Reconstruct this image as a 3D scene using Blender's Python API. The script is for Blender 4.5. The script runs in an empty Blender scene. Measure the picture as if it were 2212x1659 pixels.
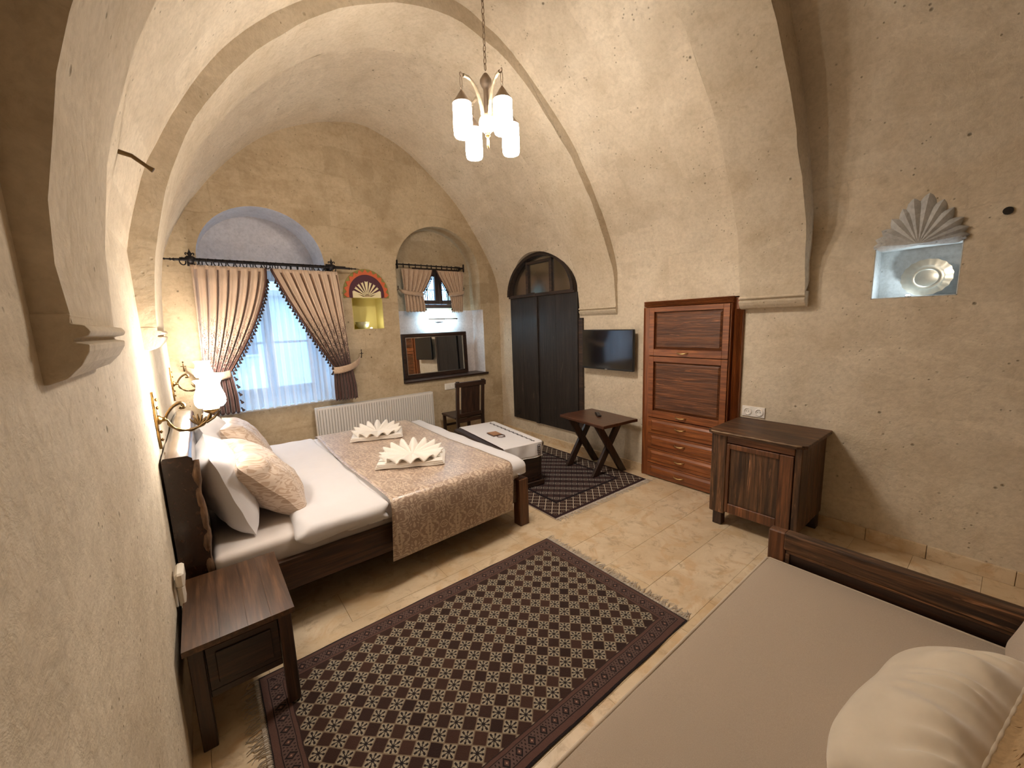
import bpy, bmesh, math, random
from mathutils import Vector, Matrix, noise
random.seed(7)
PI = math.pi
S = bpy.context.scene
COL = S.collection

# ---------------------------------------------------------------- camera, world, exposure
cam_d = bpy.data.cameras.new('camera')
cam_d.sensor_width = 36.0
cam_d.lens = 860.0 / 2212.0 * 36.0
cam_d.clip_start = 0.02
cam = bpy.data.objects.new('camera', cam_d)
COL.objects.link(cam)
S.camera = cam
yaw, pit, rol = math.radians(38.14), math.radians(8.73), math.radians(-1.99)
fw = Vector((math.sin(yaw) * math.cos(pit), math.cos(yaw) * math.cos(pit), -math.sin(pit)))
r0 = Vector((math.cos(yaw), -math.sin(yaw), 0))
u0 = r0.cross(fw)
rt = r0 * math.cos(rol) + u0 * math.sin(rol)
up = -r0 * math.sin(rol) + u0 * math.cos(rol)
cam.matrix_world = Matrix(((rt.x, up.x, -fw.x, 0), (rt.y, up.y, -fw.y, 0), (rt.z, up.z, -fw.z, 1.6), (0, 0, 0, 1)))

world = bpy.data.worlds.new('evening_sky')
S.world = world
world.use_nodes = True
world.node_tree.nodes['Background'].inputs[0].default_value = (0.38, 0.68, 1.0, 1)
world.node_tree.nodes['Background'].inputs[1].default_value = 9.5

S.view_settings.view_transform = 'Standard'
S.view_settings.look = 'None'
S.view_settings.gamma = 1
S.view_settings.use_curve_mapping = False
S.view_settings.exposure = 0.0
S.cycles.max_bounces = 10
S.cycles.diffuse_bounces = 8
S.cycles.transparent_max_bounces = 16
S.cycles.sample_clamp_indirect = 6
S.cycles.caustics_reflective = False
S.cycles.caustics_refractive = False

# lamp colours and strengths (each lamp's light is made in its own builder)
WARM = (1.0, 0.895, 0.785)
CHANDELIER_W = 66.0
BULB_DOWN_W = 520.0
BULB_UP_W = 420.0
SCONCE_W = 88.0

# ---------------------------------------------------------------- node helpers
def mat_new(name):
    m = bpy.data.materials.new(name)
    m.use_nodes = True
    nt = m.node_tree
    return m, nt, nt.nodes['Principled BSDF']

def node(nt, t, ins=None, **kw):
    n = nt.nodes.new(t)
    for k, v in kw.items():
        setattr(n, k, v)
    if ins:
        for k, v in ins.items():
            if hasattr(v, 'is_linked') or hasattr(v, 'links'):
                nt.links.new(v, n.inputs[k])
            else:
                n.inputs[k].default_value = v
    return n

def c4(c):
    return (c[0], c[1], c[2], 1.0)

def mixc(nt, fac, a, b, blend='MIX'):
    n = nt.nodes.new('ShaderNodeMix')
    n.data_type = 'RGBA'
    n.blend_type = blend
    for idx, v in ((0, fac), (6, a), (7, b)):
        if hasattr(v, 'links'):
            nt.links.new(v, n.inputs[idx])
        else:
            n.inputs[idx].default_value = v if idx == 0 else c4(v)
    return n.outputs[2]

def math_n(nt, op, a, b=0.0, c=None, clamp=False):
    n = nt.nodes.new('ShaderNodeMath')
    n.operation = op
    n.use_clamp = clamp
    vals = [a, b] + ([c] if c is not None else [])
    for i, v in enumerate(vals):
        if hasattr(v, 'links'):
            nt.links.new(v, n.inputs[i])
        else:
            n.inputs[i].default_value = v
    return n.outputs[0]

def ramp(nt, fac, stops):
    n = nt.nodes.new('ShaderNodeValToRGB')
    el = n.color_ramp.elements
    while len(el) < len(stops):
        el.new(0.5)
    for e, (p, c) in zip(el, stops):
        e.position = p
        e.color = c4(c) if hasattr(c, '__len__') else (c, c, c, 1)
    nt.links.new(fac, n.inputs[0])
    return n.outputs[0]

def noise_n(nt, vec, scale, detail=4, rough=0.55, dist=0.0):
    n = node(nt, 'ShaderNodeTexNoise', {'Scale': scale, 'Detail': detail, 'Roughness': rough, 'Distortion': dist})
    if vec is not None:
        nt.links.new(vec, n.inputs['Vector'])
    return n.outputs['Fac']

def coords(nt, scale=(1, 1, 1), rot=(0, 0, 0), kind='Object'):
    tc = nt.nodes.new('ShaderNodeTexCoord')
    mp = nt.nodes.new('ShaderNodeMapping')
    mp.inputs['Scale'].default_value = scale
    mp.inputs['Rotation'].default_value = rot
    nt.links.new(tc.outputs[kind], mp.inputs['Vector'])
    return mp.outputs['Vector']

def bump(nt, bsdf, h, strength=0.3, dist=0.01):
    b = node(nt, 'ShaderNodeBump', {'Strength': strength, 'Distance': dist})
    nt.links.new(h, b.inputs['Height'])
    nt.links.new(b.outputs['Normal'], bsdf.inputs['Normal'])

def link(nt, out, bsdf, name):
    nt.links.new(out, bsdf.inputs[name])

# ---------------------------------------------------------------- materials
def plaster(name, a, b, c, pit=0.5, rough=0.9, plane=(1, 2), blocks=0.0):
    m, nt, p = mat_new(name)
    v = coords(nt)
    n1 = noise_n(nt, v, 1.1, 5, 0.6)
    n2 = noise_n(nt, v, 4.5, 6, 0.65, 0.4)
    n3 = noise_n(nt, v, 42, 3, 0.6)
    col = mixc(nt, ramp(nt, n1, [(0.36, 0), (0.64, 1)]), a, b)
    col = mixc(nt, math_n(nt, 'MULTIPLY', ramp(nt, n2, [(0.47, 0), (0.70, 1)]), 0.42), col, c)
    # dry-brushed pale smears of the trowel
    vs = coords(nt, (0.7, 0.7, 2.4))
    n5 = noise_n(nt, vs, 2.3, 7, 0.7, 0.8)
    col = mixc(nt, math_n(nt, 'MULTIPLY', ramp(nt, n5, [(0.52, 0), (0.66, 1)]), 0.34), col, [min(1, x * 1.22) for x in a])
    col = mixc(nt, math_n(nt, 'MULTIPLY', ramp(nt, n3, [(0.35, 1), (0.6, 0)]), 0.16), col, [x * 0.5 for x in c])
    n7 = noise_n(nt, v, 17, 5, 0.7, 0.6)
    col = mixc(nt, math_n(nt, 'MULTIPLY', ramp(nt, n7, [(0.30, 1), (0.46, 0)]), 0.27), col, [x * 0.72 for x in c])
    col = mixc(nt, math_n(nt, 'MULTIPLY', ramp(nt, n7, [(0.56, 0), (0.72, 1)]), 0.30), col, [min(1, x * 1.12) for x in a])
    if blocks:
        # ghost of the masonry courses under the plaster
        tc = nt.nodes.new('ShaderNodeTexCoord'); sp_ = nt.nodes.new('ShaderNodeSeparateXYZ')
        nt.links.new(tc.outputs['Object'], sp_.inputs[0])
        cb_ = nt.nodes.new('ShaderNodeCombineXYZ')
        wob = math_n(nt, 'MULTIPLY', math_n(nt, 'SUBTRACT', n2, 0.5), 0.10)
        nt.links.new(math_n(nt, 'ADD', sp_.outputs[plane[0]], wob), cb_.inputs[0]); nt.links.new(math_n(nt, 'ADD', sp_.outputs[plane[1]], wob), cb_.inputs[1])
        bk = node(nt, 'ShaderNodeTexBrick', {'Scale': 1.0, 'Mortar Size': 0.007, 'Mortar Smooth': 0.6, 'Brick Width': 0.52, 'Row Height': 0.27, 'Bias': 0.0,
                                             'Color1': (0, 0, 0, 1), 'Color2': (1, 1, 1, 1), 'Mortar': (0.5, 0.5, 0.5, 1)})
        nt.links.new(cb_.outputs[0], bk.inputs['Vector'])
        msk = ramp(nt, noise_n(nt, v, 1.9, 3, 0.6), [(0.44, 0), (0.58, 1)])
        tone = ramp(nt, bk.outputs['Color'], [(0.45, 0), (0.95, 1)])
        col = mixc(nt, math_n(nt, 'MULTIPLY', math_n(nt, 'MULTIPLY', tone, msk), 0.42 * blocks), col, [x * 0.80 for x in c])
        col = mixc(nt, math_n(nt, 'MULTIPLY', math_n(nt, 'MULTIPLY', bk.outputs['Fac'], msk), 0.20 * blocks), col, [x * 0.55 for x in c])
    # pock marks of the tuff
    vo = node(nt, 'ShaderNodeTexVoronoi', {'Scale': 9.0, 'Randomness': 1.0})
    nt.links.new(v, vo.inputs['Vector'])
    hole = ramp(nt, vo.outputs['Distance'], [(0.04, 1), (0.10, 0)])
    n4 = noise_n(nt, v, 3.1, 2)
    hole = math_n(nt, 'MULTIPLY', hole, ramp(nt, n4, [(0.50, 0), (0.60, 1)]))
    vo2 = node(nt, 'ShaderNodeTexVoronoi', {'Scale': 26.0, 'Randomness': 1.0})
    nt.links.new(v, vo2.inputs['Vector'])
    hole2 = ramp(nt, vo2.outputs['Distance'], [(0.08, 1), (0.17, 0)])
    n6 = noise_n(nt, v, 5.3, 3)
    hole2 = math_n(nt, 'MULTIPLY', hole2, ramp(nt, n6, [(0.52, 0), (0.60, 0.7)]))
    hole = math_n(nt, 'MAXIMUM', hole, hole2)
    col = mixc(nt, math_n(nt, 'MULTIPLY', hole, pit), col, [x * 0.28 for x in c])
    link(nt, col, p, 'Base Color')
    p.inputs['Roughness'].default_value = rough
    p.inputs['Specular IOR Level'].default_value = 0.2
    h = math_n(nt, 'ADD', math_n(nt, 'ADD', math_n(nt, 'MULTIPLY', n2, 0.9), math_n(nt, 'MULTIPLY', n7, 0.5)), math_n(nt, 'MULTIPLY', n3, 0.30))
    h = math_n(nt, 'SUBTRACT', h, math_n(nt, 'MULTIPLY', hole, 0.8))
    bump(nt, p, h, 0.55, 0.012)
    return m

def wood(name, dark, light, axis='X', rough=0.45, scale=1.0, contrast=(0.35, 0.68), bmp=0.35, coat=0.0, worn=0.0):
    m, nt, p = mat_new(name)
    s = [14.0 * scale] * 3
    s['XYZ'.index(axis)] = 1.1 * scale
    v = coords(nt, tuple(s))
    n1 = noise_n(nt, v, 1.6, 5, 0.62, 1.4)
    s2 = [70.0 * scale] * 3
    s2['XYZ'.index(axis)] = 3.0 * scale
    n2 = noise_n(nt, coords(nt, tuple(s2)), 1.0, 3, 0.6)
    oi = nt.nodes.new('ShaderNodeObjectInfo')
    f = ramp(nt, n1, [(contrast[0], 0), (contrast[1], 1)])
    col = mixc(nt, f, dark, light)
    col = mixc(nt, math_n(nt, 'MULTIPLY', ramp(nt, n2, [(0.4, 1), (0.62, 0)]), 0.6), col, [x * 0.35 for x in dark])
    s3 = [5.0 * scale] * 3
    s3['XYZ'.index(axis)] = 0.8 * scale
    n3 = noise_n(nt, coords(nt, tuple(s3)), 1.0, 4, 0.6, 2.0)
    col = mixc(nt, math_n(nt, 'MULTIPLY', ramp(nt, n3, [(0.34, 1), (0.5, 0)]), 0.55), col, [x * 0.6 for x in dark])
    if worn:
        s4 = [30.0] * 3
        s4['XYZ'.index(axis)] = 2.2
        n4 = noise_n(nt, coords(nt, tuple(s4)), 1.0, 4, 0.7, 1.0)
        col = mixc(nt, math_n(nt, 'MULTIPLY', ramp(nt, n4, [(0.60, 0), (0.70, 1)]), worn), col, [min(1, x * 2.6 + .02) for x in light])
    col = mixc(nt, math_n(nt, 'MULTIPLY', oi.outputs['Random'], 0.3), col, [x * 0.55 for x in dark])
    link(nt, col, p, 'Base Color')
    p.inputs['Roughness'].default_value = rough
    p.inputs['Coat Weight'].default_value = coat
    p.inputs['Coat Roughness'].default_value = 0.25
    bump(nt, p, math_n(nt, 'ADD', n1, math_n(nt, 'MULTIPLY', n2, 0.5)), bmp, 0.004)
    return m

def plain(name, col, rough=0.6, metal=0.0, nscale=30.0, var=0.12, bmp=0.1, spec=0.5, sheen=0.0):
    m, nt, p = mat_new(name)
    v = coords(nt)
    n = noise_n(nt, v, nscale, 4, 0.6)
    c = mixc(nt, math_n(nt, 'MULTIPLY', n, 1.0), [x * (1 - var) for x in col], [min(1, x * (1 + var)) for x in col])
    link(nt, c, p, 'Base Color')
    p.inputs['Roughness'].default_value = rough
    p.inputs['Metallic'].default_value = metal
    p.inputs['Specular IOR Level'].default_value = spec
    p.inputs['Sheen Weight'].default_value = sheen
    if bmp:
        bump(nt, p, n, bmp, 0.003)
    return m

def emit(name, col, strength):
    m, nt, p = mat_new(name)
    p.inputs['Base Color'].default_value = c4(col)
    p.inputs['Emission Color'].default_value = c4(col)
    p.inputs['Emission Strength'].default_value = strength
    return m

def stars_mask(nt, v, fx, fy):
    """dark eight-armed figure around the centre of every cell (fx, fy in -0.5..0.5)"""
    r = math_n(nt, 'SQRT', math_n(nt, 'ADD', math_n(nt, 'MULTIPLY', fx, fx), math_n(nt, 'MULTIPLY', fy, fy)))
    th = math_n(nt, 'ARCTAN2', fy, fx)
    arm = math_n(nt, 'ABSOLUTE', math_n(nt, 'SINE', math_n(nt, 'MULTIPLY', th, 4.0)))
    # distance from the nearest arm, in cell units
    d = math_n(nt, 'MULTIPLY', math_n(nt, 'MULTIPLY', arm, r), 0.25)
    wid = math_n(nt, 'ADD', 0.012, math_n(nt, 'MULTIPLY', r, 0.04))
    on = math_n(nt, 'LESS_THAN', d, wid)
    on = math_n(nt, 'MULTIPLY', on, math_n(nt, 'LESS_THAN', r, 0.37))
    return on, r

M = {}
M['wall'] = plaster('wall_plaster', (0.68, 0.60, 0.475), (0.61, 0.52, 0.395), (0.44, 0.36, 0.25), 0.7, blocks=.5)
M['vault'] = plaster('vault_plaster', (0.68, 0.60, 0.475), (0.61, 0.52, 0.395), (0.44, 0.36, 0.25), 0.8, blocks=.7)
M['rib'] = plaster('rib_plaster', (0.61, 0.53, 0.41), (0.54, 0.455, 0.335), (0.40, 0.315, 0.205), 0.5)
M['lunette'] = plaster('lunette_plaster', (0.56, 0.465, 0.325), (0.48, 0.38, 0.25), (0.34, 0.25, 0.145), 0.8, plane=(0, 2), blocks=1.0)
M['stone_joint'] = plain('tile_joint', (0.55, 0.43, 0.29), 0.9, nscale=12)
M['dark_wood'] = wood('dark_stained_wood', (0.020, 0.009, 0.006), (0.085, 0.036, 0.018), 'X', 0.42, coat=0.15)
M['dark_wood_y'] = wood('dark_stained_wood_y', (0.020, 0.009, 0.006), (0.085, 0.036, 0.018), 'Y', 0.42, coat=0.15)
M['dark_wood_z'] = wood('dark_stained_wood_z', (0.020, 0.009, 0.006), (0.085, 0.036, 0.018), 'Z', 0.42, coat=0.15)
M['old_door'] = wood('old_black_door_wood', (0.012, 0.008, 0.006), (0.050, 0.030, 0.022), 'Z', 0.55, contrast=(0.4, 0.8), bmp=0.8, worn=.55)
M['old_rail'] = wood('old_black_rail_wood', (0.016, 0.009, 0.006), (0.085, 0.042, 0.022), 'Y', 0.6, bmp=0.6)
M['cab_z'] = wood('red_pine_upright', (0.22, 0.060, 0.016), (0.44, 0.150, 0.040), 'Z', 0.4, coat=0.2, bmp=0.15)
M['cab_y'] = wood('red_pine_rail', (0.22, 0.060, 0.016), (0.45, 0.155, 0.042), 'Y', 0.4, coat=0.2, bmp=0.15)
M['cab_panel'] = wood('red_pine_panel', (0.085, 0.028, 0.011), (0.27, 0.098, 0.032), 'Y', 0.45, contrast=(0.36, 0.62), bmp=1.0, worn=.5)
M['walnut_y'] = wood('brown_wood_y', (0.036, 0.016, 0.008), (0.25, 0.118, 0.050), 'Y', 0.5, bmp=0.8, worn=.5)
M['walnut_z'] = wood('brown_wood_z', (0.036, 0.016, 0.008), (0.25, 0.118, 0.050), 'Z', 0.5, bmp=0.8, worn=.42)
M['walnut_x'] = wood('brown_wood_x', (0.036, 0.016, 0.008), (0.25, 0.118, 0.050), 'X', 0.5, bmp=0.5)
M['red_z'] = wood('reddish_wood_z', (0.085, 0.030, 0.011), (0.27, 0.105, 0.038), 'Z', 0.5, bmp=0.3)
M['red_y'] = wood('reddish_wood_y', (0.085, 0.030, 0.011), (0.27, 0.105, 0.038), 'Y', 0.5, bmp=0.3)
M['night_top'] = wood('nightstand_top_wood', (0.060, 0.027, 0.012), (0.17, 0.080, 0.036), 'Y', 0.36, coat=0.25, bmp=0.15)
M['table_top'] = wood('table_top_wood', (0.070, 0.024, 0.011), (0.155, 0.058, 0.026), 'Y', 0.4, coat=0.2)
M['pale_edge'] = wood('worn_wood_edge', (0.16, 0.09, 0.045), (0.40, 0.26, 0.14), 'Y', 0.6)
M['white_cloth'] = plain('white_cotton', (0.67, 0.655, 0.67), 0.85, nscale=9, var=0.04, bmp=0.12, sheen=0.2)
M['towel'] = plain('towel_cotton', (0.82, 0.785, 0.73), 0.95, nscale=160, var=0.05, bmp=0.5, sheen=0.3)
M['sheet'] = plain('mattress_sheet', (0.60, 0.55, 0.52), 0.85, nscale=10, var=0.05, bmp=0.1)
M['canvas'] = plain('beige_upholstery', (0.42, 0.345, 0.27), 0.95, nscale=420, var=0.22, bmp=0.35, spec=0.2)
M['piping'] = plain('upholstery_piping', (0.50, 0.41, 0.31), 0.9, nscale=300)
M['brass'] = plain('aged_brass', (0.30, 0.185, 0.065), 0.33, 1.0, nscale=60, var=0.35)
M['handle_brass'] = plain('polished_handle_brass', (0.60, 0.43, 0.20), 0.3, 1.0, nscale=60, var=0.2)
M['bronze'] = plain('dark_bronze', (0.13, 0.085, 0.04), 0.35, 1.0, nscale=50, var=0.4)
M['iron'] = plain('black_iron', (0.018, 0.015, 0.016), 0.5, 0.6, nscale=80)
M['steel'] = plain('brushed_steel', (0.62, 0.64, 0.66), 0.25, 1.0)
M['silver'] = plain('tarnished_silver', (0.60, 0.60, 0.52), 0.34, 0.85, nscale=14, var=0.3)
M['bowl'] = plain('bowl_metal', (0.46, 0.46, 0.34), 0.35, 0.7, nscale=20, var=0.25)
M['radiator'] = plain('radiator_enamel', (0.70, 0.68, 0.65), 0.4, nscale=5, var=0.02, bmp=0)
M['plastic'] = plain('ivory_plastic', (0.74, 0.68, 0.58), 0.35, nscale=5, var=0.02, bmp=0)
M['plastic_white'] = plain('white_plastic', (0.82, 0.80, 0.76), 0.3, nscale=5, var=0.02, bmp=0)
M['black_plastic'] = plain('black_plastic', (0.010, 0.010, 0.011), 0.35, nscale=5, var=0.02, bmp=0)
M['yellow'] = plain('yellow_niche_paint', (0.60, 0.52, 0.20), 0.8, nscale=6, var=0.06)
M['cream_paint'] = plain('cream_niche_paint', (0.80, 0.72, 0.46), 0.8, nscale=6, var=0.05)
M['purple'] = plain('maroon_paint', (0.075, 0.020, 0.035), 0.75, nscale=12, var=0.2)
M['orange'] = plain('orange_paint', (0.58, 0.13, 0.05), 0.8, nscale=12, var=0.2)
M['green'] = plain('olive_paint', (0.24, 0.22, 0.06), 0.8, nscale=12, var=0.2)
M['shell_stone'] = plaster('grey_carved_stone', (0.60, 0.61, 0.60), (0.34, 0.34, 0.34), (0.10, 0.09, 0.085), 0.4)
M['niche_white'] = plaster('whitewashed_niche', (0.70, 0.72, 0.72), (0.60, 0.62, 0.62), (0.36, 0.35, 0.30), 0.2)
M['tassel'] = plain('black_brown_tassel', (0.030, 0.017, 0.016), 0.95, nscale=200, var=0.3, bmp=0.4)
M['trim_brown'] = plain('brown_curtain_braid', (0.070, 0.030, 0.020), 0.9, nscale=180, var=0.4, bmp=0.4)
M['leather'] = plain('brown_leather', (0.33, 0.17, 0.085), 0.5, nscale=60, var=0.15)
M['leather_dark'] = plain('dark_leather_edge', (0.08, 0.035, 0.022), 0.5, nscale=60)
M['fringe'] = plain('cream_wool_fringe', (0.47, 0.41, 0.34), 0.95, nscale=60, var=0.2)
M['fringe_tan'] = plain('tan_tassel_fringe', (0.40, 0.275, 0.145), 0.95, nscale=90, var=0.3)
M['lamp_glass'] = emit('lit_chandelier_glass', WARM, CHANDELIER_W)
M['sconce_glass'] = emit('lit_sconce_glass', WARM, SCONCE_W)
M['bulb_down'] = emit('bare_bulb_below', WARM, BULB_DOWN_W)
M['bulb_up'] = emit('bare_bulb_above', WARM, BULB_UP_W)
M['led_blue'] = emit('cool_led', (0.50, 0.80, 1.0), 260.0)
M['led_white'] = emit('cool_white_led', (0.78, 0.92, 1.0), 800.0)
M['led_warm'] = emit('warm_led', (1.0, 0.95, 0.70), 330.0)
M['chand_metal'] = plain('chandelier_antique_metal', (0.33, 0.26, 0.20), 0.42, 0.8, nscale=40, var=0.2)
M['chand_cream'] = plain('chandelier_cream_metal', (0.40, 0.33, 0.23), 0.4, 0.5, nscale=90, var=0.15, bmp=0.3)

def tile_mat():
    m, nt, p = mat_new('travertine_tile')
    oi = nt.nodes.new('ShaderNodeObjectInfo')
    v = coords(nt, (1, 1, 1))
    sc = nt.nodes.new('ShaderNodeVectorMath'); sc.operation = 'ADD'
    nt.links.new(v, sc.inputs[0]); nt.links.new(oi.outputs['Location'], sc.inputs[1])
    n1 = noise_n(nt, sc.outputs[0], 2.6, 6, 0.65, 0.9)
    n2 = noise_n(nt, sc.outputs[0], 11, 5, 0.7, 0.5)
    c = mixc(nt, ramp(nt, n1, [(0.35, 0), (0.65, 1)]), (0.58, 0.455, 0.30), (0.74, 0.62, 0.45))
    c = mixc(nt, math_n(nt, 'MULTIPLY', ramp(nt, n2, [(0.53, 0), (0.66, 1)]), 0.6), c, (0.33, 0.225, 0.125))
    c = mixc(nt, math_n(nt, 'MULTIPLY', ramp(nt, n2, [(0.24, 1), (0.38, 0)]), 0.5), c, (0.76, 0.65, 0.50))
    n3 = noise_n(nt, sc.outputs[0], 5.5, 4, 0.6, 1.2)
    c = mixc(nt, math_n(nt, 'MULTIPLY', ramp(nt, n3, [(0.50, 0), (0.62, 1)]), 0.6), c, (0.56, 0.37, 0.19))
    c = mixc(nt, math_n(nt, 'MULTIPLY', oi.outputs['Random'], 0.45), c, (0.60, 0.44, 0.25))
    link(nt, c, p, 'Base Color')
    link(nt, ramp(nt, n2, [(0.3, 0.30), (0.7, 0.52)]), p, 'Roughness')
    bump(nt, p, n2, 0.12, 0.003)
    return m
M['tile'] = tile_mat()

def damask(name, ground, figure, scale=1.0, rg=0.38, rf=0.6, zgrad=None, sheen=0.3):
    """woven scroll pattern: mirrored repeats of curling leaf bands, as a loom makes them"""
    m, nt, p = mat_new(name)
    v = coords(nt)
    sx = nt.nodes.new('ShaderNodeSeparateXYZ'); nt.links.new(v, sx.inputs[0])
    pa, pb = .21 / scale, .30 / scale
    A = math_n(nt, 'PINGPONG', sx.outputs[0], pa / 2)
    Bv = math_n(nt, 'ADD', sx.outputs[1], sx.outputs[2])
    B = math_n(nt, 'PINGPONG', Bv, pb / 2)
    cb = nt.nodes.new('ShaderNodeCombineXYZ')
    nt.links.new(A, cb.inputs[0]); nt.links.new(B, cb.inputs[1])
    V = cb.outputs[0]
    n1 = noise_n(nt, V, 9.0 * scale, 1, 0.5, 2.2)
    vo = node(nt, 'ShaderNodeTexVoronoi', {'Scale': 13.0 * scale, 'Randomness': 0.9})
    nt.links.new(V, vo.inputs['Vector'])
    w = math_n(nt, 'SINE', math_n(nt, 'ADD', math_n(nt, 'MULTIPLY', n1, 30.0), math_n(nt, 'MULTIPLY', vo.outputs['Distance'], 15.0)))
    leaf = noise_n(nt, V, 34 * scale, 2, 0.5, 1.2)
    w = math_n(nt, 'ADD', w, math_n(nt, 'MULTIPLY', math_n(nt, 'SUBTRACT', leaf, .5), 2.2))
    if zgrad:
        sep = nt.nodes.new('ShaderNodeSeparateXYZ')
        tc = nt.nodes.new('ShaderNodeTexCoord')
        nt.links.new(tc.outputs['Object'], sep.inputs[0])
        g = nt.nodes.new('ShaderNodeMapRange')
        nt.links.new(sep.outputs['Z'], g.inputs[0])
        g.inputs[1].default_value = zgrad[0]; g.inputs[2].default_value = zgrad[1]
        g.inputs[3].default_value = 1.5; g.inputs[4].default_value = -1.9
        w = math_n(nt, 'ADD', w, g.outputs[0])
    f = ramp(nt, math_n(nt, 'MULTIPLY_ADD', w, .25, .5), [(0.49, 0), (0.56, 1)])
    link(nt, mixc(nt, f, ground, figure), p, 'Base Color')
    rr = nt.nodes.new('ShaderNodeMapRange')
    nt.links.new(f, rr.inputs[0])
    rr.inputs[3].default_value = rg; rr.inputs[4].default_value = rf
    link(nt, rr.outputs[0], p, 'Roughness')
    p.inputs['Sheen Weight'].default_value = sheen
    bump(nt, p, f, 0.2, 0.002)
    return m
M['runner'] = damask('damask_runner', (0.36, 0.255, 0.19), (0.60, 0.48, 0.37), 1.0, 0.30, 0.42)
M['damask_pillow'] = damask('damask_pillow', (0.62, 0.50, 0.40), (0.46, 0.33, 0.235), 1.0, 0.4, 0.5)
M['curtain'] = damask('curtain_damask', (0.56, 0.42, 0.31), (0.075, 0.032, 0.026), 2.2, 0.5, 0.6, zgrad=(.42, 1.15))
M['curtain_plain'] = damask('small_curtain_cloth', (0.50, 0.37, 0.265), (0.42, 0.29, 0.20), 2.6, 0.5, 0.6)
M['velvet'] = plain('cream_velvet', (0.60, 0.52, 0.40), 0.9, nscale=7, var=0.18, bmp=0.35, sheen=0.6)

def sheer_mat():
    m, nt, p = mat_new('sheer_voile')
    nt.nodes.remove(p)
    out = nt.nodes['Material Output']
    tr = node(nt, 'ShaderNodeBsdfTransparent')
    tl = node(nt, 'ShaderNodeBsdfTranslucent', {'Color': (0.86, 0.9, 0.96, 1)})
    df = node(nt, 'ShaderNodeBsdfDiffuse', {'Color': (0.86, 0.88, 0.92, 1)})
    a = node(nt, 'ShaderNodeMixShader', {0: 0.62}); nt.links.new(df.outputs[0], a.inputs[1]); nt.links.new(tl.outputs[0], a.inputs[2])
    b = node(nt, 'ShaderNodeMixShader', {0: 0.74}); nt.links.new(tr.outputs[0], b.inputs[1]); nt.links.new(a.outputs[0], b.inputs[2])
    nt.links.new(b.outputs[0], out.inputs[0])
    return m
M['sheer'] = sheer_mat()

def glass_mat(name, tint=(0.9, 0.95, 1.0), mixf=0.12, rg=.03):
    m, nt, p = mat_new(name)
    nt.nodes.remove(p)
    out = nt.nodes['Material Output']
    tr = node(nt, 'ShaderNodeBsdfTransparent', {'Color': c4(tint)})
    gl = node(nt, 'ShaderNodeBsdfGlossy', {'Roughness': rg})
    a = node(nt, 'ShaderNodeMixShader', {0: mixf}); nt.links.new(tr.outputs[0], a.inputs[1]); nt.links.new(gl.outputs[0], a.inputs[2])
    nt.links.new(a.outputs[0], out.inputs[0])
    return m
M['glass'] = glass_mat('window_glass')
M['old_glass'] = glass_mat('dusty_fanlight_glass', (0.80, 0.74, 0.64), 0.42, .16)
m, nt, p = mat_new('mirror_silver')
p.inputs['Metallic'].default_value = 1; p.inputs['Roughness'].default_value = 0.015
p.inputs['Base Color'].default_value = (0.86, 0.88, 0.88, 1)
M['mirror'] = m
m, nt, p = mat_new('tv_panel')
p.inputs['Base Color'].default_value = (0.006, 0.006, 0.008, 1); p.inputs['Roughness'].default_value = 0.09
p.inputs['Coat Weight'].default_value = 1.0
p.inputs['Coat Roughness'].default_value = 0.08
p.inputs['Specular IOR Level'].default_value = 0.7
M['screen'] = m

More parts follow.
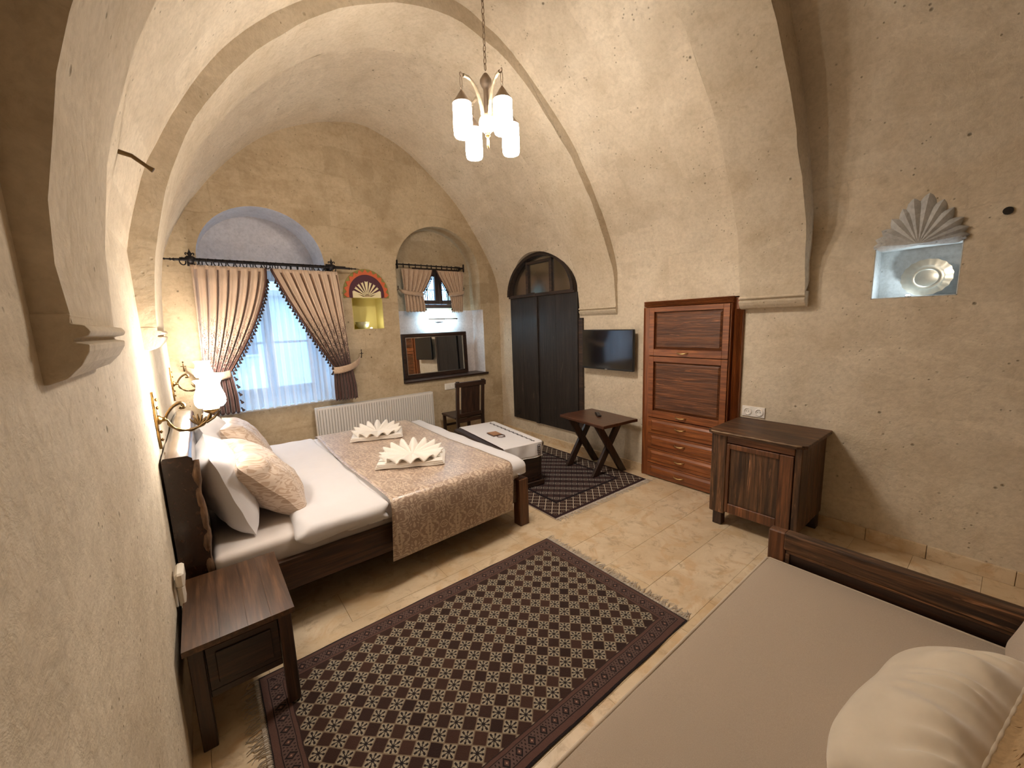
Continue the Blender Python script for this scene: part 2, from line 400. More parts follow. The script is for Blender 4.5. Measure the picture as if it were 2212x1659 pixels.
# ---------------------------------------------------------------- mesh builder
class MB:
    def __init__(s):
        s.v = []; s.f = []; s.sm = []
    def add(s, vs, fs, smooth=False, mat=None):
        o = len(s.v)
        if mat is not None:
            vs = [mat @ Vector(q) for q in vs]
        s.v += [tuple(q) for q in vs]
        s.f += [tuple(i + o for i in f) for f in fs]
        s.sm += [smooth] * len(fs)
        return s
    def box(s, x0, x1, y0, y1, z0, z1, mat=None, c=0.0):
        if c <= 0:
            vs = [(x, y, z) for x in (x0, x1) for y in (y0, y1) for z in (z0, z1)]
            return s.add(vs, [(0, 1, 3, 2), (4, 6, 7, 5), (0, 4, 5, 1), (2, 3, 7, 6), (0, 2, 6, 4), (1, 5, 7, 3)], mat=mat)
        lo = (x0, y0, z0); hi = (x1, y1, z1)
        c = min(c, (x1 - x0) * .45, (y1 - y0) * .45, (z1 - z0) * .45)
        bm = bmesh.new()
        bmesh.ops.create_cube(bm, size=1)
        for q in bm.verts:
            q.co = Vector([lo[i] if q.co[i] < 0 else hi[i] for i in range(3)])
        bmesh.ops.bevel(bm, geom=list(bm.edges), offset=c, segments=1, affect='EDGES', profile=0.5)
        bm.verts.index_update()
        s.add([q.co.copy() for q in bm.verts], [[q.index for q in f.verts] for f in bm.faces], mat=mat)
        bm.free()
        return s
    def prism(s, pts, d0, d1, axis='Y', mat=None, smooth=False):
        """closed 2-D outline pushed from d0 to d1 along the axis; outline in the other two axes in order"""
        n = len(pts)
        def P(q, d):
            return {'X': (d, q[0], q[1]), 'Y': (q[0], d, q[1]), 'Z': (q[0], q[1], d)}[axis]
        vs = [P(q, d0) for q in pts] + [P(q, d1) for q in pts]
        fs = [tuple(range(n)), tuple(range(2 * n - 1, n - 1, -1))]
        s.add(vs, fs, False, mat)
        o = len(s.v) - 2 * n
        for i in range(n):
            j = (i + 1) % n
            s.f.append((o + i, o + j, o + n + j, o + n + i)); s.sm.append(smooth)
        return s
    def lathe(s, prof, seg=16, mat=None, smooth=True, wob=None, caps=True):
        """profile of (radius, z) turned about z"""
        vs = []
        for (r, z) in prof:
            for k in range(seg):
                a = 2 * PI * k / seg
                rr = r * (wob(a) if wob else 1)
                vs.append((rr * math.cos(a), rr * math.sin(a), z))
        fs = []
        for i in range(len(prof) - 1):
            for k in range(seg):
                k2 = (k + 1) % seg
                fs.append((i * seg + k, i * seg + k2, (i + 1) * seg + k2, (i + 1) * seg + k))
        if caps:
            fs.append(tuple(range(seg - 1, -1, -1)))
            fs.append(tuple((len(prof) - 1) * seg + k for k in range(seg)))
        return s.add(vs, fs, smooth, mat)
    def tube(s, path, r, seg=8, mat=None, caps=True, closed=False, flat=1.0):
        path = [Vector(q) for q in path]
        n = len(path)
        rs = r if hasattr(r, '__len__') else [r] * n
        vs = []
        prev = None
        for i, q in enumerate(path):
            if closed:
                t = path[(i + 1) % n] - path[i - 1]
            else:
                t = path[min(i + 1, n - 1)] - path[max(i - 1, 0)]
            t.normalize()
            if prev is None:
                a = Vector((0, 0, 1)) if abs(t.z) < 0.9 else Vector((1, 0, 0))
                nrm = t.cross(a).normalized()
            else:
                nrm = (prev - t * prev.dot(t))
                nrm = nrm.normalized() if nrm.length > 1e-6 else t.orthogonal().normalized()
            prev = nrm
            b = t.cross(nrm)
            for k in range(seg):
                a = 2 * PI * k / seg
                vs.append(q + nrm * math.cos(a) * rs[i] + b * math.sin(a) * rs[i] * flat)
        fs = []
        for i in range(n if closed else n - 1):
            i2 = (i + 1) % n
            for k in range(seg):
                k2 = (k + 1) % seg
                fs.append((i * seg + k, i * seg + k2, i2 * seg + k2, i2 * seg + k))
        if caps and not closed:
            fs.append(tuple(range(seg - 1, -1, -1)))
            fs.append(tuple((n - 1) * seg + k for k in range(seg)))
        return s.add(vs, fs, True, mat)
    def grid(s, fn, nu, nv, mat=None, smooth=True, closeu=False):
        vs = [fn(i / nu, j / nv) for j in range(nv + 1) for i in range(nu + (0 if closeu else 1))]
        w = nu if closeu else nu + 1
        fs = []
        for j in range(nv):
            for i in range(nu):
                i2 = (i + 1) % w if closeu else i + 1
                fs.append((j * w + i, j * w + i2, (j + 1) * w + i2, (j + 1) * w + i))
        return s.add(vs, fs, smooth, mat)
    def mesh(s, name, m, fix=True):
        me = bpy.data.meshes.new(name)
        me.from_pydata(s.v, [], s.f)
        me.polygons.foreach_set('use_smooth', s.sm)
        me.materials.append(m)
        if fix:
            bm = bmesh.new(); bm.from_mesh(me)
            bmesh.ops.recalc_face_normals(bm, faces=bm.faces)
            bm.to_mesh(me); bm.free()
        if any(s.sm):
            me.set_sharp_from_angle(angle=math.radians(48))
        me.update()
        return me

def tag(o, label=None, cat=None, group=None, kind=None):
    if label: o['label'] = label
    if cat: o['category'] = cat
    if group: o['group'] = group
    if kind: o['kind'] = kind
    return o

def empty(name, loc, rz=0.0, label=None, cat=None, group=None, kind=None):
    o = bpy.data.objects.new(name, None)
    o.empty_display_size = 0.1
    COL.objects.link(o)
    o.location = loc; o.rotation_euler = (0, 0, rz)
    o['_m'] = 1
    del o['_m']
    return tag(o, label, cat, group, kind)

def wmat(o):
    """world matrix from the unparented chain (no depsgraph needed)"""
    mm = Matrix.LocRotScale(o.location, o.rotation_euler, o.scale)
    return wmat(o.parent) @ mm if o.parent else mm

def obj(name, mb, m, parent=None, local=False, bevel=0.0, solid=0.0, sub=0, label=None, kind=None, fix=True, offset=0):
    """link one mesh object; vertices given in world space unless local"""
    me = mb.mesh(name, m, fix) if isinstance(mb, MB) else mb
    o = bpy.data.objects.new(name, me)
    COL.objects.link(o)
    if parent:
        o.parent = parent
        if not local:
            me.transform(wmat(parent).inverted())
    if solid:
        md = o.modifiers.new('thickness', 'SOLIDIFY'); md.thickness = solid; md.offset = offset
    if sub:
        md = o.modifiers.new('smooth', 'SUBSURF'); md.levels = sub; md.render_levels = sub
    if bevel:
        md = o.modifiers.new('edges', 'BEVEL'); md.width = bevel; md.segments = 2; md.limit_method = 'ANGLE'
        md.angle_limit = math.radians(40)
    return tag(o, label, None, None, kind)

def inst(src, parent, loc=None, rot=None, scale=None, name=None):
    c = src.copy()
    COL.objects.link(c)
    c.parent = parent
    if loc is not None: c.location = loc
    if rot is not None: c.rotation_euler = rot
    if scale is not None: c.scale = scale
    return c

def copy_tree(o, parent=None):
    c = o.copy(); COL.objects.link(c)
    c.parent = parent
    for ch in list(o.children):
        copy_tree(ch, c)
    return c

def cut(o, *cutters):
    """subtract closed meshes from a wall and keep the plain result"""
    tmp = []
    for mb in cutters:
        me = mb.mesh('cut', M['wall'])
        t = bpy.data.objects.new('cut', me); COL.objects.link(t); tmp.append(t)
        md = o.modifiers.new('cut', 'BOOLEAN'); md.operation = 'DIFFERENCE'; md.solver = 'EXACT'; md.object = t
    dg = bpy.context.evaluated_depsgraph_get()
    dg.update()
    ev = o.evaluated_get(dg)
    me = bpy.data.meshes.new_from_object(ev)
    o.modifiers.clear()
    me.set_sharp_from_angle(angle=math.radians(30))
    old = o.data; o.data = me
    bpy.data.meshes.remove(old)
    for t in tmp:
        d = t.data; bpy.data.objects.remove(t); bpy.data.meshes.remove(d)

def spline(pts, n):
    """Catmull-Rom through the points, n samples evenly along the chain"""
    P = [Vector(q) for q in pts]
    P = [P[0] * 2 - P[1]] + P + [P[-1] * 2 - P[-2]]
    fine = []
    for i in range(1, len(P) - 2):
        a, b, c, d = P[i - 1:i + 3]
        for k in range(16):
            t = k / 16
            fine.append(0.5 * ((2 * b) + (c - a) * t + (2 * a - 5 * b + 4 * c - d) * t * t + (3 * b - a - 3 * c + d) * t ** 3))
    fine.append(P[-2])
    L = [0.0]
    for i in range(1, len(fine)):
        L.append(L[-1] + (fine[i] - fine[i - 1]).length)
    out = []; j = 0
    for k in range(n):
        s_ = L[-1] * k / (n - 1)
        while j < len(L) - 2 and L[j + 1] < s_:
            j += 1
        d_ = L[j + 1] - L[j]
        out.append(fine[j].lerp(fine[j + 1], (s_ - L[j]) / d_ if d_ else 0))
    return out

def arch_pts(x0, x1, z0, zs, zc, n=28):
    """outline: flat sill, straight sides to zs, rounded head up to zc"""
    cx = (x0 + x1) / 2; h = (x1 - x0) / 2
    pts = [(x0, z0), (x1, z0)]
    for k in range(n + 1):
        a = PI * k / n
        pts.append((cx + h * math.cos(a), zs + (zc - zs) * math.sin(a)))
    return pts
# ================================================================ the room
XL, XR, YN, YF, ZS = -0.20, 3.54, -2.6, 4.75, 2.0

# floor slab with single travertine tiles
floor = obj('floor', MB().box(XL - .3, XR + .4, YN - .3, YF + .3, -.12, -.0095), M['stone_joint'], kind='structure')
tile_cache = {}
def tile(x0, x1, y0, y1, parent, z0=-.011, z1=0.0):
    w, d = round(x1 - x0 - .0012, 4), round(y1 - y0 - .0012, 4)
    if w < .02 or d < .02:
        return
    k = (w, d)
    if k not in tile_cache:
        tile_cache[k] = MB().box(-w / 2, w / 2, -d / 2, d / 2, z0, z1, c=.0007).mesh('tile', M['tile'])
    o = bpy.data.objects.new('tile', tile_cache[k]); COL.objects.link(o)
    o.parent = parent
    o.location = ((x0 + x1) / 2, (y0 + y1) / 2, random.uniform(-.0006, .0004))
rows = [(0.94 + .297 * k, 0.94 + .297 * (k + 1)) for k in range(13)]
rows = [(a, min(b, YF)) for a, b in rows if a < YF]
rows += [(0.88, 0.94)] + [(0.88 - .297 * (k + 1), 0.88 - .297 * k) for k in range(6)]
offs = {0: 1.95, 1: 2.19, 2: 2.46, 3: 2.09, 4: 0.70, 5: 2.1}
for ri, (a, b) in enumerate(rows):
    narrow = (b - a) < .1
    x = offs.get(ri, random.uniform(0, .6)) % .6 - .6 + XL
    if narrow:
        x = XL - .1
    while x < XR:
        w = random.choice((.30, .42, .6)) if narrow else .597
        x0, x1 = max(x, XL), min(x + w, XR)
        if x1 - x0 > .03:
            tile(x0, x1, a, b, floor)
        x += w

# side walls
wall_right = obj('wall_right', MB().box(XR, XR + .42, YN - .3, YF + .02, -.1, ZS), M['wall'], kind='structure')
wall_left = obj('wall_left', MB().box(XL - .4, XL, YN - .3, YF + .02, -.1, ZS), M['wall'], kind='structure')
wall_near = obj('wall_near', MB().box(XL - .4, XR + .4, YN - .3, YN, -.1, 4.3), M['wall'], kind='structure')
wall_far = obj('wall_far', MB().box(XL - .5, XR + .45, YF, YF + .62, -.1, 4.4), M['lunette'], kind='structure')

# vault of three bays: inner outline left foot -> crown -> right foot
MID = [(-.2, 2.0), (-.165, 2.15), (-.10, 2.37), (-.03, 2.52), (.064, 2.69), (.2, 2.90), (.346, 3.09), (.567, 3.31), (.85, 3.53), (1.2, 3.71), (1.55, 3.81),
       (1.75, 3.82), (1.96, 3.77), (2.2, 3.68), (2.51, 3.48), (2.855, 3.20), (3.13, 2.87), (3.31, 2.60), (3.44, 2.36), (3.515, 2.16), (3.54, 2.0)]
NEAR = [(-.2, 2.0), (-.18, 2.12), (-.13, 2.30), (-.05, 2.52), (.05, 2.72), (.2, 2.94), (.346, 3.12), (.567, 3.34), (.85, 3.56), (1.2, 3.74), (1.55, 3.84),
        (1.8, 3.85), (2.05, 3.81), (2.35, 3.69), (2.7, 3.45), (3.07, 3.07), (3.28, 2.77), (3.42, 2.50), (3.51, 2.28), (3.54, 2.14), (3.54, 2.0)]
RIB_A = [(-.14, 1.60), (-.125, 1.78), (-.10, 1.99), (-.045, 2.23), (.01, 2.41), (.09, 2.59), (.2, 2.765), (.34, 2.945), (.54, 3.165), (.76, 3.365), (1.03, 3.54),
         (1.31, 3.65), (1.6, 3.705), (1.85, 3.69), (2.05, 3.64), (2.3, 3.53), (2.6, 3.30), (2.85, 3.07), (3.05, 2.83), (3.24, 2.55), (3.39, 2.27), (3.48, 2.0), (3.51, 1.73)]
RIB_B = [(-.155, 1.62), (-.15, 1.8), (-.13, 1.95), (-.095, 2.10), (-.05, 2.23), (.03, 2.42), (.15, 2.64), (.3, 2.85), (.5, 3.08), (.75, 3.3), (1.05, 3.5), (1.35, 3.62),
         (1.62, 3.66), (1.9, 3.62), (2.2, 3.50), (2.5, 3.31), (2.73, 3.10), (2.91, 2.91), (3.1, 2.66), (3.28, 2.37), (3.42, 2.0), (3.445, 1.73)]

def vault_solid(mb, prof, y0, y1, n, ny, outer, amp=.010, foot=0.0):
    P = [(p.x, p.y) for p in spline([(a, b, 0) for a, b in prof], n)]
    cx, cz = 1.67, 1.6
    O = outer(P)
    vs = []
    for j in range(ny + 1):
        y = y0 + (y1 - y0) * j / ny
        for i, (x, z) in enumerate(P):
            nx, nz = x - cx, z - cz
            l = math.hypot(nx, nz); nx /= l; nz /= l
            d = noise.noise(Vector((x * 1.3, y * 1.3, z * 1.3))) * amp + noise.noise(Vector((x * 5, y * 5, z * 5 + 9))) * amp * .45
            if i == 0 or i == len(P) - 1:
                d = 0
            vs.append((x + nx * d, y + (noise.noise(Vector((x * 6, z * 6, y0 * 3))) * foot if j in (0, ny) else 0), z + nz * d))
        vs += [(x, y, z) for x, z in O]
    w = len(P) + len(O)
    fs = []
    for j in range(ny):
        for i in range(w):
            i2 = (i + 1) % w
            fs.append((j * w + i, j * w + i2, (j + 1) * w + i2, (j + 1) * w + i))
    fs.append(tuple(range(w - 1, -1, -1)))
    fs.append(tuple(ny * w + k for k in range(w)))
    mb.add(vs, fs, False)
    # shade the soffit smooth
    base = len(mb.f) - len(fs)
    for j in range(ny):
        for i in range(len(P) - 1):
            mb.sm[base + j * w + i] = True

def block_outer(P):
    return [(XR + .42, 2.0), (XR + .42, 4.4), (XL - .4, 4.4), (XL - .4, 2.0)]
def ring_outer(P):
    out = []
    for x, z in reversed(P[::3]):
        nx, nz = x - 1.67, z - 1.5
        l = math.hypot(nx, nz)
        out.append((x + nx / l * .26, z + nz / l * .26))
    return out
cm = MB(); vault_solid(cm, MID, 1.25, YF + .02, 64, 34, block_outer)
ceiling = obj('ceiling', cm, M['vault'], kind='structure')
cm = MB(); vault_solid(cm, NEAR, YN - .02, 1.25, 64, 26, block_outer)
ceiling2 = obj('ceiling', cm, M['vault'], kind='structure')
for nm, prof, y0, y1 in (('trim_1', RIB_A, 2.66, 3.17), ('trim_2', RIB_B, .975, 1.41)):
    rm = MB(); vault_solid(rm, prof, y0, y1, 60, 5, ring_outer, .012, .016)
    rib = obj(nm, rm, M['rib'], kind='structure')
    fr = prof[-1][0]
    def moulding(s, x, zb, zt, wall):
        return [(wall, zb), (x + s * .050, zb), (x + s * .028, zb + .008), (x + s * .008, zb + .03), (x - s * .004, zb + .052), (x - s * .006, zb + .064), (x + s * .012, zb + .068), (x + s * .012, zb + .074),
                (x - s * .006, zb + .078), (x - s * .010, zb + .086), (x - s * .004, zb + .096), (x + s * .012, zb + .099), (x + s * .010, zt), (wall, zt)]
    cb = MB().prism(moulding(1, fr, 1.642, 1.755, XR + .05), y0 - .004, y1 + .004, 'Y')
    obj('corbel', cb, M['rib'], rib, bevel=.004)
    lx = prof[0][0]
    cb = MB().prism(moulding(-1, lx + .01, 1.525, 1.64, XL - .05), y0 - .004, y1 + .004, 'Y')
    obj('corbel', cb, M['rib'], rib, bevel=.004)

# openings
DY0, DY1 = 3.22, 4.45
door_cut = MB().prism([(a, b) for a, b in arch_pts(DY0, DY1, .245, 1.94, 2.46)], 3.2, 3.86, 'X')
cut(ceiling, door_cut)
cut(wall_right, door_cut,
    MB().box(3.40, 3.90, 1.43, 2.315, -.005, 1.755),
    MB().box(3.30, 3.74, .245, .63, 1.672, 1.99))
cut(wall_far,
    MB().prism(arch_pts(.10, 1.20, .80, 2.28, 2.81), 4.6, 5.20, 'Y'),
    MB().box(.14, 1.16, 5.1, 5.5, .86, 2.26),
    MB().prism(arch_pts(2.0, 3.215, 1.78, 2.26, 2.845), 4.6, 5.02, 'Y'),
    MB().box(2.0, 3.25, 4.6, 5.025, .885, 1.80),
    MB().box(2.36, 3.03, 4.9, 5.5, 1.86, 2.34),
    MB().box(1.452, 1.808, 4.6, 4.98, 1.585, 1.955))
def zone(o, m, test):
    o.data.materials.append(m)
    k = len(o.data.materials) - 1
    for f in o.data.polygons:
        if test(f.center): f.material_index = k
M['limewash_glow'] = plaster('limewash_and_led_glow', (0.74, 0.70, 0.69), (0.66, 0.62, 0.61), (0.45, 0.41, 0.40), 0.2)
zone(wall_far, M['limewash_glow'], lambda c: c.y > 4.76 and c.y < 5.3 and .05 < c.x < 1.25 and c.z > .75)
zone(wall_far, M['limewash_glow'], lambda c: c.y > 4.76 and c.y < 5.1 and 1.95 < c.x < 3.30 and .86 < c.z < 1.80)  # tan plaster here; the paler colour paints in the mirror lamp's LED glow
# whitewash / paint skins inside the two lit niches (their own boxes, open to the room)
def niche_skin(name, x0, x1, y0, y1, z0, z1, open_axis, m, parent):
    t = .004
    mb = MB()
    if open_axis == 'Y':
        mb.box(x0, x1, y1 - t, y1, z0, z1); mb.box(x0, x0 + t, y0, y1, z0, z1); mb.box(x1 - t, x1, y0, y1, z0, z1)
        mb.box(x0, x1, y0, y1, z0, z0 + t); mb.box(x0, x1, y0, y1, z1 - t, z1)
    else:
        mb.box(x1 - t, x1, y0, y1, z0, z1); mb.box(x0, x1, y0, y0 + t, z0, z1); mb.box(x0, x1, y1 - t, y1, z0, z1)
        mb.box(x0, x1, y0, y1, z0, z0 + t); mb.box(x0, x1, y0, y1, z1 - t, z1)
    return obj(name, mb, m, parent)
niche_skin('niche_lining', 1.453, 1.807, 4.752, 4.979, 1.586, 1.954, 'Y', M['yellow'], wall_far)
niche_skin('niche_lining', 3.542, 3.739, .246, .629, 1.673, 1.989, 'X', M['niche_white'], wall_right)

# low stone skirting along the right wall, tile by tile
bb = empty('baseboard_right', (XR, 0, 0), kind='structure')
def skirting(ya, yb, h):
    y = ya
    while y < yb - .02:
        w = min(random.choice((.3, .36, .42)), yb - y)
        obj('tile', MB().box(XR - .016, XR + .01, y + .0015, y + w - .0015, 0, h, c=.002), M['tile'], bb)
        y += w
skirting(2.33, 4.74, .085)
skirting(YN + .01, 1.405, .09)

# ---------------------------------------------------------------- big window behind the sheer
win = empty('window_1', (.65, 5.3, .86), kind='structure')
fr = MB()
for a in ((.14, .19, .86, 2.26), (1.11, 1.16, .86, 2.26)):
    fr.box(a[0], a[1], 5.27, 5.34, a[2], a[3])
fr.box(.19, 1.11, 5.27, 5.34, .86, .91); fr.box(.19, 1.11, 5.27, 5.34, 2.21, 2.26)
obj('window_frame', fr, M['walnut_z'], win, bevel=.003)
for sx in (.192, .652):
    sa = MB(); w = .456
    sa.box(sx, sx + .05, 5.255, 5.30, .912, 2.208); sa.box(sx + w - .05, sx + w, 5.255, 5.30, .912, 2.208)
    sa.box(sx + .05, sx + w - .05, 5.255, 5.30, .912, .965); sa.box(sx + .05, sx + w - .05, 5.255, 5.30, 2.155, 2.208)
    sa.box(sx + .05, sx + w - .05, 5.262, 5.295, 1.46, 1.485)
    sh = obj('sash', sa, M['walnut_z'], win, bevel=.003)
    obj('pane', MB().box(sx + .05, sx + w - .05, 5.275, 5.279, .965, 2.155), M['glass'], sh)
obj('window_sill', MB().box(.10, 1.20, 4.76, 5.26, .80, .815, c=.003), M['plastic'], win)
# little window in the mirror niche
win2 = empty('window_2', (2.69, 5.05, 1.86), kind='structure')
fr = MB()
fr.box(2.34, 2.40, 5.0, 5.08, 1.835, 2.36); fr.box(2.99, 3.05, 5.0, 5.08, 1.835, 2.36)
fr.box(2.40, 2.99, 5.0, 5.08, 1.835, 1.885); fr.box(2.40, 2.99, 5.0, 5.08, 2.31, 2.36)
obj('window_frame', fr, M['dark_wood'], win2, bevel=.003)
for sx in (2.402, 2.696):
    sa = MB(); w = .292
    sa.box(sx, sx + .052, 4.985, 5.03, 1.887, 2.308); sa.box(sx + w - .052, sx + w, 4.985, 5.03, 1.887, 2.308)
    sa.box(sx + .052, sx + w - .052, 4.985, 5.03, 1.887, 1.94); sa.box(sx + .052, sx + w - .052, 4.985, 5.03, 2.255, 2.308)
    sh = obj('sash', sa, M['dark_wood_z'], win2, bevel=.003)
    obj('pane', MB().box(sx + .052, sx + w - .052, 5.005, 5.009, 1.94, 2.255), M['glass'], sh)
gr = MB()
for k in range(6):
    x = 2.42 + k * .11
    gr.tube([(x, 5.22, 1.86), (x, 5.22, 2.34)], .006, 6)
for z in (1.95, 2.1, 2.25):
    gr.tube([(2.36, 5.22, z), (3.03, 5.22, z)], .006, 6)
for k in range(5):
    x = 2.475 + k * .11
    for s_ in (-1, 1):
        gr.tube([(x + s_ * .03 * math.sin(t * PI / 8) * (1 if t < 8 else -1), 5.22, 1.96 + .13 * t / 8) for t in range(9)], .004, 5)
obj('grille', gr, M['iron'], win2)
# a pale house across the lane, seen through the panes
hb = empty('neighbouring_house', (1.6, 13.5, -.6), label='pale stone house across the lane, glimpsed through the window panes', cat='building')
hw = obj('wall', MB().box(-3.5, 6.5, 13.5, 14.0, -.6, 2.6), plain('pale_house_wall', (0.62, 0.62, 0.60), .9, nscale=3), hb)
for hx in (-1.2, .75, 2.6, 4.4):
    f_ = obj('window', MB().box(hx, hx + .7, 13.45, 13.52, .9, 1.95, c=.01), M['plastic_white'], hb)
    obj('pane', MB().box(hx + .07, hx + .63, 13.435, 13.449, .97, 1.88), plain('house_dark_pane', (.07, .09, .12), .2, bmp=0), f_)
obj('roof', MB().box(-3.7, 6.7, 13.3, 14.2, 2.6, 2.75), M['wall'], hb)
obj('floor', MB().box(-6, 9, 5.4, 16, -.7, -.6), plain('lane_paving', (.30, .28, .25), .9), kind='structure').name = 'floor_outside'

# ---------------------------------------------------------------- arched old double door
door = empty('door_1', (3.52, 3.83, .25), kind='structure')
def seg_arch(y0, y1, zs, zc, wdt, x0, x1, n=22):
    cy = (y0 + y1) / 2; h = (y1 - y0) / 2
    mb = MB()
    ou = [(cy + h * math.cos(PI * k / n), zs + (zc - zs) * math.sin(PI * k / n)) for k in range(n + 1)]
    inn = [(cy + (h - wdt) * math.cos(PI * k / n), zs + (zc - zs - wdt) * math.sin(PI * k / n)) for k in range(n + 1)]
    for k in range(n):
        q = [ou[k], ou[k + 1], inn[k + 1], inn[k]]
        vs = [(x0, a, b) for a, b in q] + [(x1, a, b) for a, b in q]
        mb.add(vs, [(0, 1, 2, 3), (7, 6, 5, 4), (0, 4, 5, 1), (2, 6, 7, 3), (1, 5, 6, 2), (0, 3, 7, 4)])
    return mb
obj('arch_frame', seg_arch(DY0, DY1, 1.95, 2.46, .04, 3.462, 3.55), M['old_rail'], door)
obj('transom_bar', MB().box(3.485, 3.56, DY0, DY1, 1.925, 1.965, c=.004), M['old_rail'], door)
for yb in (3.635, 4.075):
    obj('glazing_bar', MB().box(3.50, 3.545, yb - .02, yb + .02, 1.965, 2.375, c=.004), M['old_rail'], door)
obj('glazing_bar', MB().box(3.50, 3.545, 3.655, 4.055, 2.335, 2.37, c=.004), M['old_rail'], door)
gp = MB().prism([(a, b) for a, b in arch_pts(DY0 + .03, DY1 - .03, 1.96, 1.97, 2.43)], 3.53, 3.533, 'X')
obj('fanlight_pane', gp, M['old_glass'], door)
# left leaf (two planks), right leaf (two planks) with the overlapping stile between
random.seed(3)
for (ya, yb, xx, nn) in ((4.2035, 4.447, 3.515, 0), (3.935, 4.2020, 3.515, 0), (3.5535, 3.885, 3.508, 1), (3.222, 3.5520, 3.508, 1)):
    obj('plank', MB().box(xx, xx + .035, ya, yb, .25, 1.925, c=.0012), M['old_door'], door)
obj('meeting_stile', MB().box(3.488, 3.515, 3.875, 3.94, .25, 1.945, c=.005), M['old_door'], door)
obj('latch', MB().box(3.478, 3.492, 3.90, 4.06, 1.93, 1.975, c=.004), M['old_rail'], door)
obj('jamb', MB().box(3.500, 3.56, 3.19, 3.222, .25, 1.93, c=.004), M['old_door'], door)
obj('jamb', MB().box(3.512, 3.55, 3.125, 3.188, .27, 1.63, c=.004), M['old_rail'], door)
ring = MB().tube([(3.50, 4.33 + .035 * math.cos(a * PI / 8), .335 + .035 * math.sin(a * PI / 8)) for a in range(16)], .004, 6, closed=True)
obj('ring_handle', ring, M['iron'], door)

# plaster conduit stub on the vault by the left rib
t = MB().tube([(-.17, 2.09, 2.27), (-.10, 2.09, 2.255), (-.06, 2.09, 2.225), (-.045, 2.09, 2.215)], [.010, .008, .007, .010], 8)
tag(obj('wall_hook', t, M['bronze']), 'small bent metal hook sticking out high on the left vault', 'hook')
t = MB().lathe([(.020, 0), (.020, .02), (.012, .022), (.010, .005)], 14, Matrix.Translation((3.53, .098, 2.108)) @ Matrix.Rotation(PI / 2, 4, 'Y'))
tag(obj('cable_socket', t, M['black_plastic']), 'small round black hole plug high on the right wall, beside the carved shell', 'plug')
# ================================================================ soft shapes
def nz(p, s, seed=0.0):
    return noise.noise(Vector((p[0] * s + seed, p[1] * s - seed, p[2] * s + seed * .5)))

def soft_box(x0, x1, y0, y1, z0, z1, r, n=(16, 16, 3), amp=0.0, sc=4.0, seed=0.0, flt=None):
    """rounded cushion-like box with wrinkles"""
    mb = MB()
    lo = Vector((x0, y0, z0)); hi = Vector((x1, y1, z1))
    def shape(p):
        q = Vector([min(max(p[i], lo[i] + r), hi[i] - r) for i in range(3)])
        d = p - q
        if d.length > 1e-9:
            d2 = Vector([d[i] / r for i in range(3)])
            m = max(abs(d2.x), abs(d2.y), abs(d2.z))
            d = d2.normalized() * r * m
        o = q + d
        if amp:
            nn = (o - (lo + hi) / 2); nn = Vector([nn[i] / max(1e-6, hi[i] - lo[i]) for i in range(3)])
            o = o + nn.normalized() * (nz(o, sc, seed) * amp + nz(o, sc * 3, seed + 5) * amp * .4)
        if flt: o = flt(o)
        return o
    def samples(a, b, k):
        s = [a, a + r * .33, a + r * .7]
        for i in range(k + 1):
            s.append(a + r + (b - a - 2 * r) * i / k)
        s += [b - r * .7, b - r * .33, b]
        return s
    ax = [samples(lo[i], hi[i], n[i]) for i in range(3)]
    idx = {}
    vs = []; fs = []
    def vid(i, j, k):
        key = (i, j, k)
        if key not in idx:
            idx[key] = len(vs); vs.append(shape(Vector((ax[0][i], ax[1][j], ax[2][k]))))
        return idx[key]
    L = [len(a) - 1 for a in ax]
    for i in range(L[0]):
        for j in range(L[1]):
            for k in (0, L[2]):
                fs.append((vid(i, j, k), vid(i + 1, j, k), vid(i + 1, j + 1, k), vid(i, j + 1, k)))
    for i in range(L[0]):
        for k in range(L[2]):
            for j in (0, L[1]):
                fs.append((vid(i, j, k), vid(i + 1, j, k), vid(i + 1, j, k + 1), vid(i, j, k + 1)))
    for j in range(L[1]):
        for k in range(L[2]):
            for i in (0, L[0]):
                fs.append((vid(i, j, k), vid(i, j + 1, k), vid(i, j + 1, k + 1), vid(i, j, k + 1)))
    return mb.add(vs, fs, True)

def pillow_mesh(w, h, t, seed=0.0, wr=.022, n=30):
    """local: u along x (w), v along y (h), fat along z; corners stand out, sides pulled in"""
    mb = MB()
    for side in (1, -1):
        def fn(a, b):
            u, v = a * 2 - 1, b * 2 - 1
            x = u * w / 2 * (1 - .07 * (1 - v * v) * u * u)
            y = v * h / 2 * (1 - .07 * (1 - u * u) * v * v)
            f = max(0, (1 - abs(u) ** 2.6)) * max(0, (1 - abs(v) ** 2.6))
            z = side * t / 2 * f ** .55
            p = Vector((x, y, z * .3))
            e = min(1, f * 5)
            z += side * e * (nz(p, 5, seed) * wr + abs(nz(p, 12, seed + 3)) * wr * .8)
            z += (nz(Vector((x, y, 0)), 9, seed + 8)) * .012 * (1 - e)
            return (x, y, z)
        mb.grid(fn, n, n)
    return mb

def frame_mat(o, xd, yd):
    xd = Vector(xd).normalized(); yd = Vector(yd)
    zd = xd.cross(yd).normalized(); yd = zd.cross(xd)
    return Matrix(((xd.x, yd.x, zd.x, o[0]), (xd.y, yd.y, zd.y, o[1]), (xd.z, yd.z, zd.z, o[2]), (0, 0, 0, 1)))

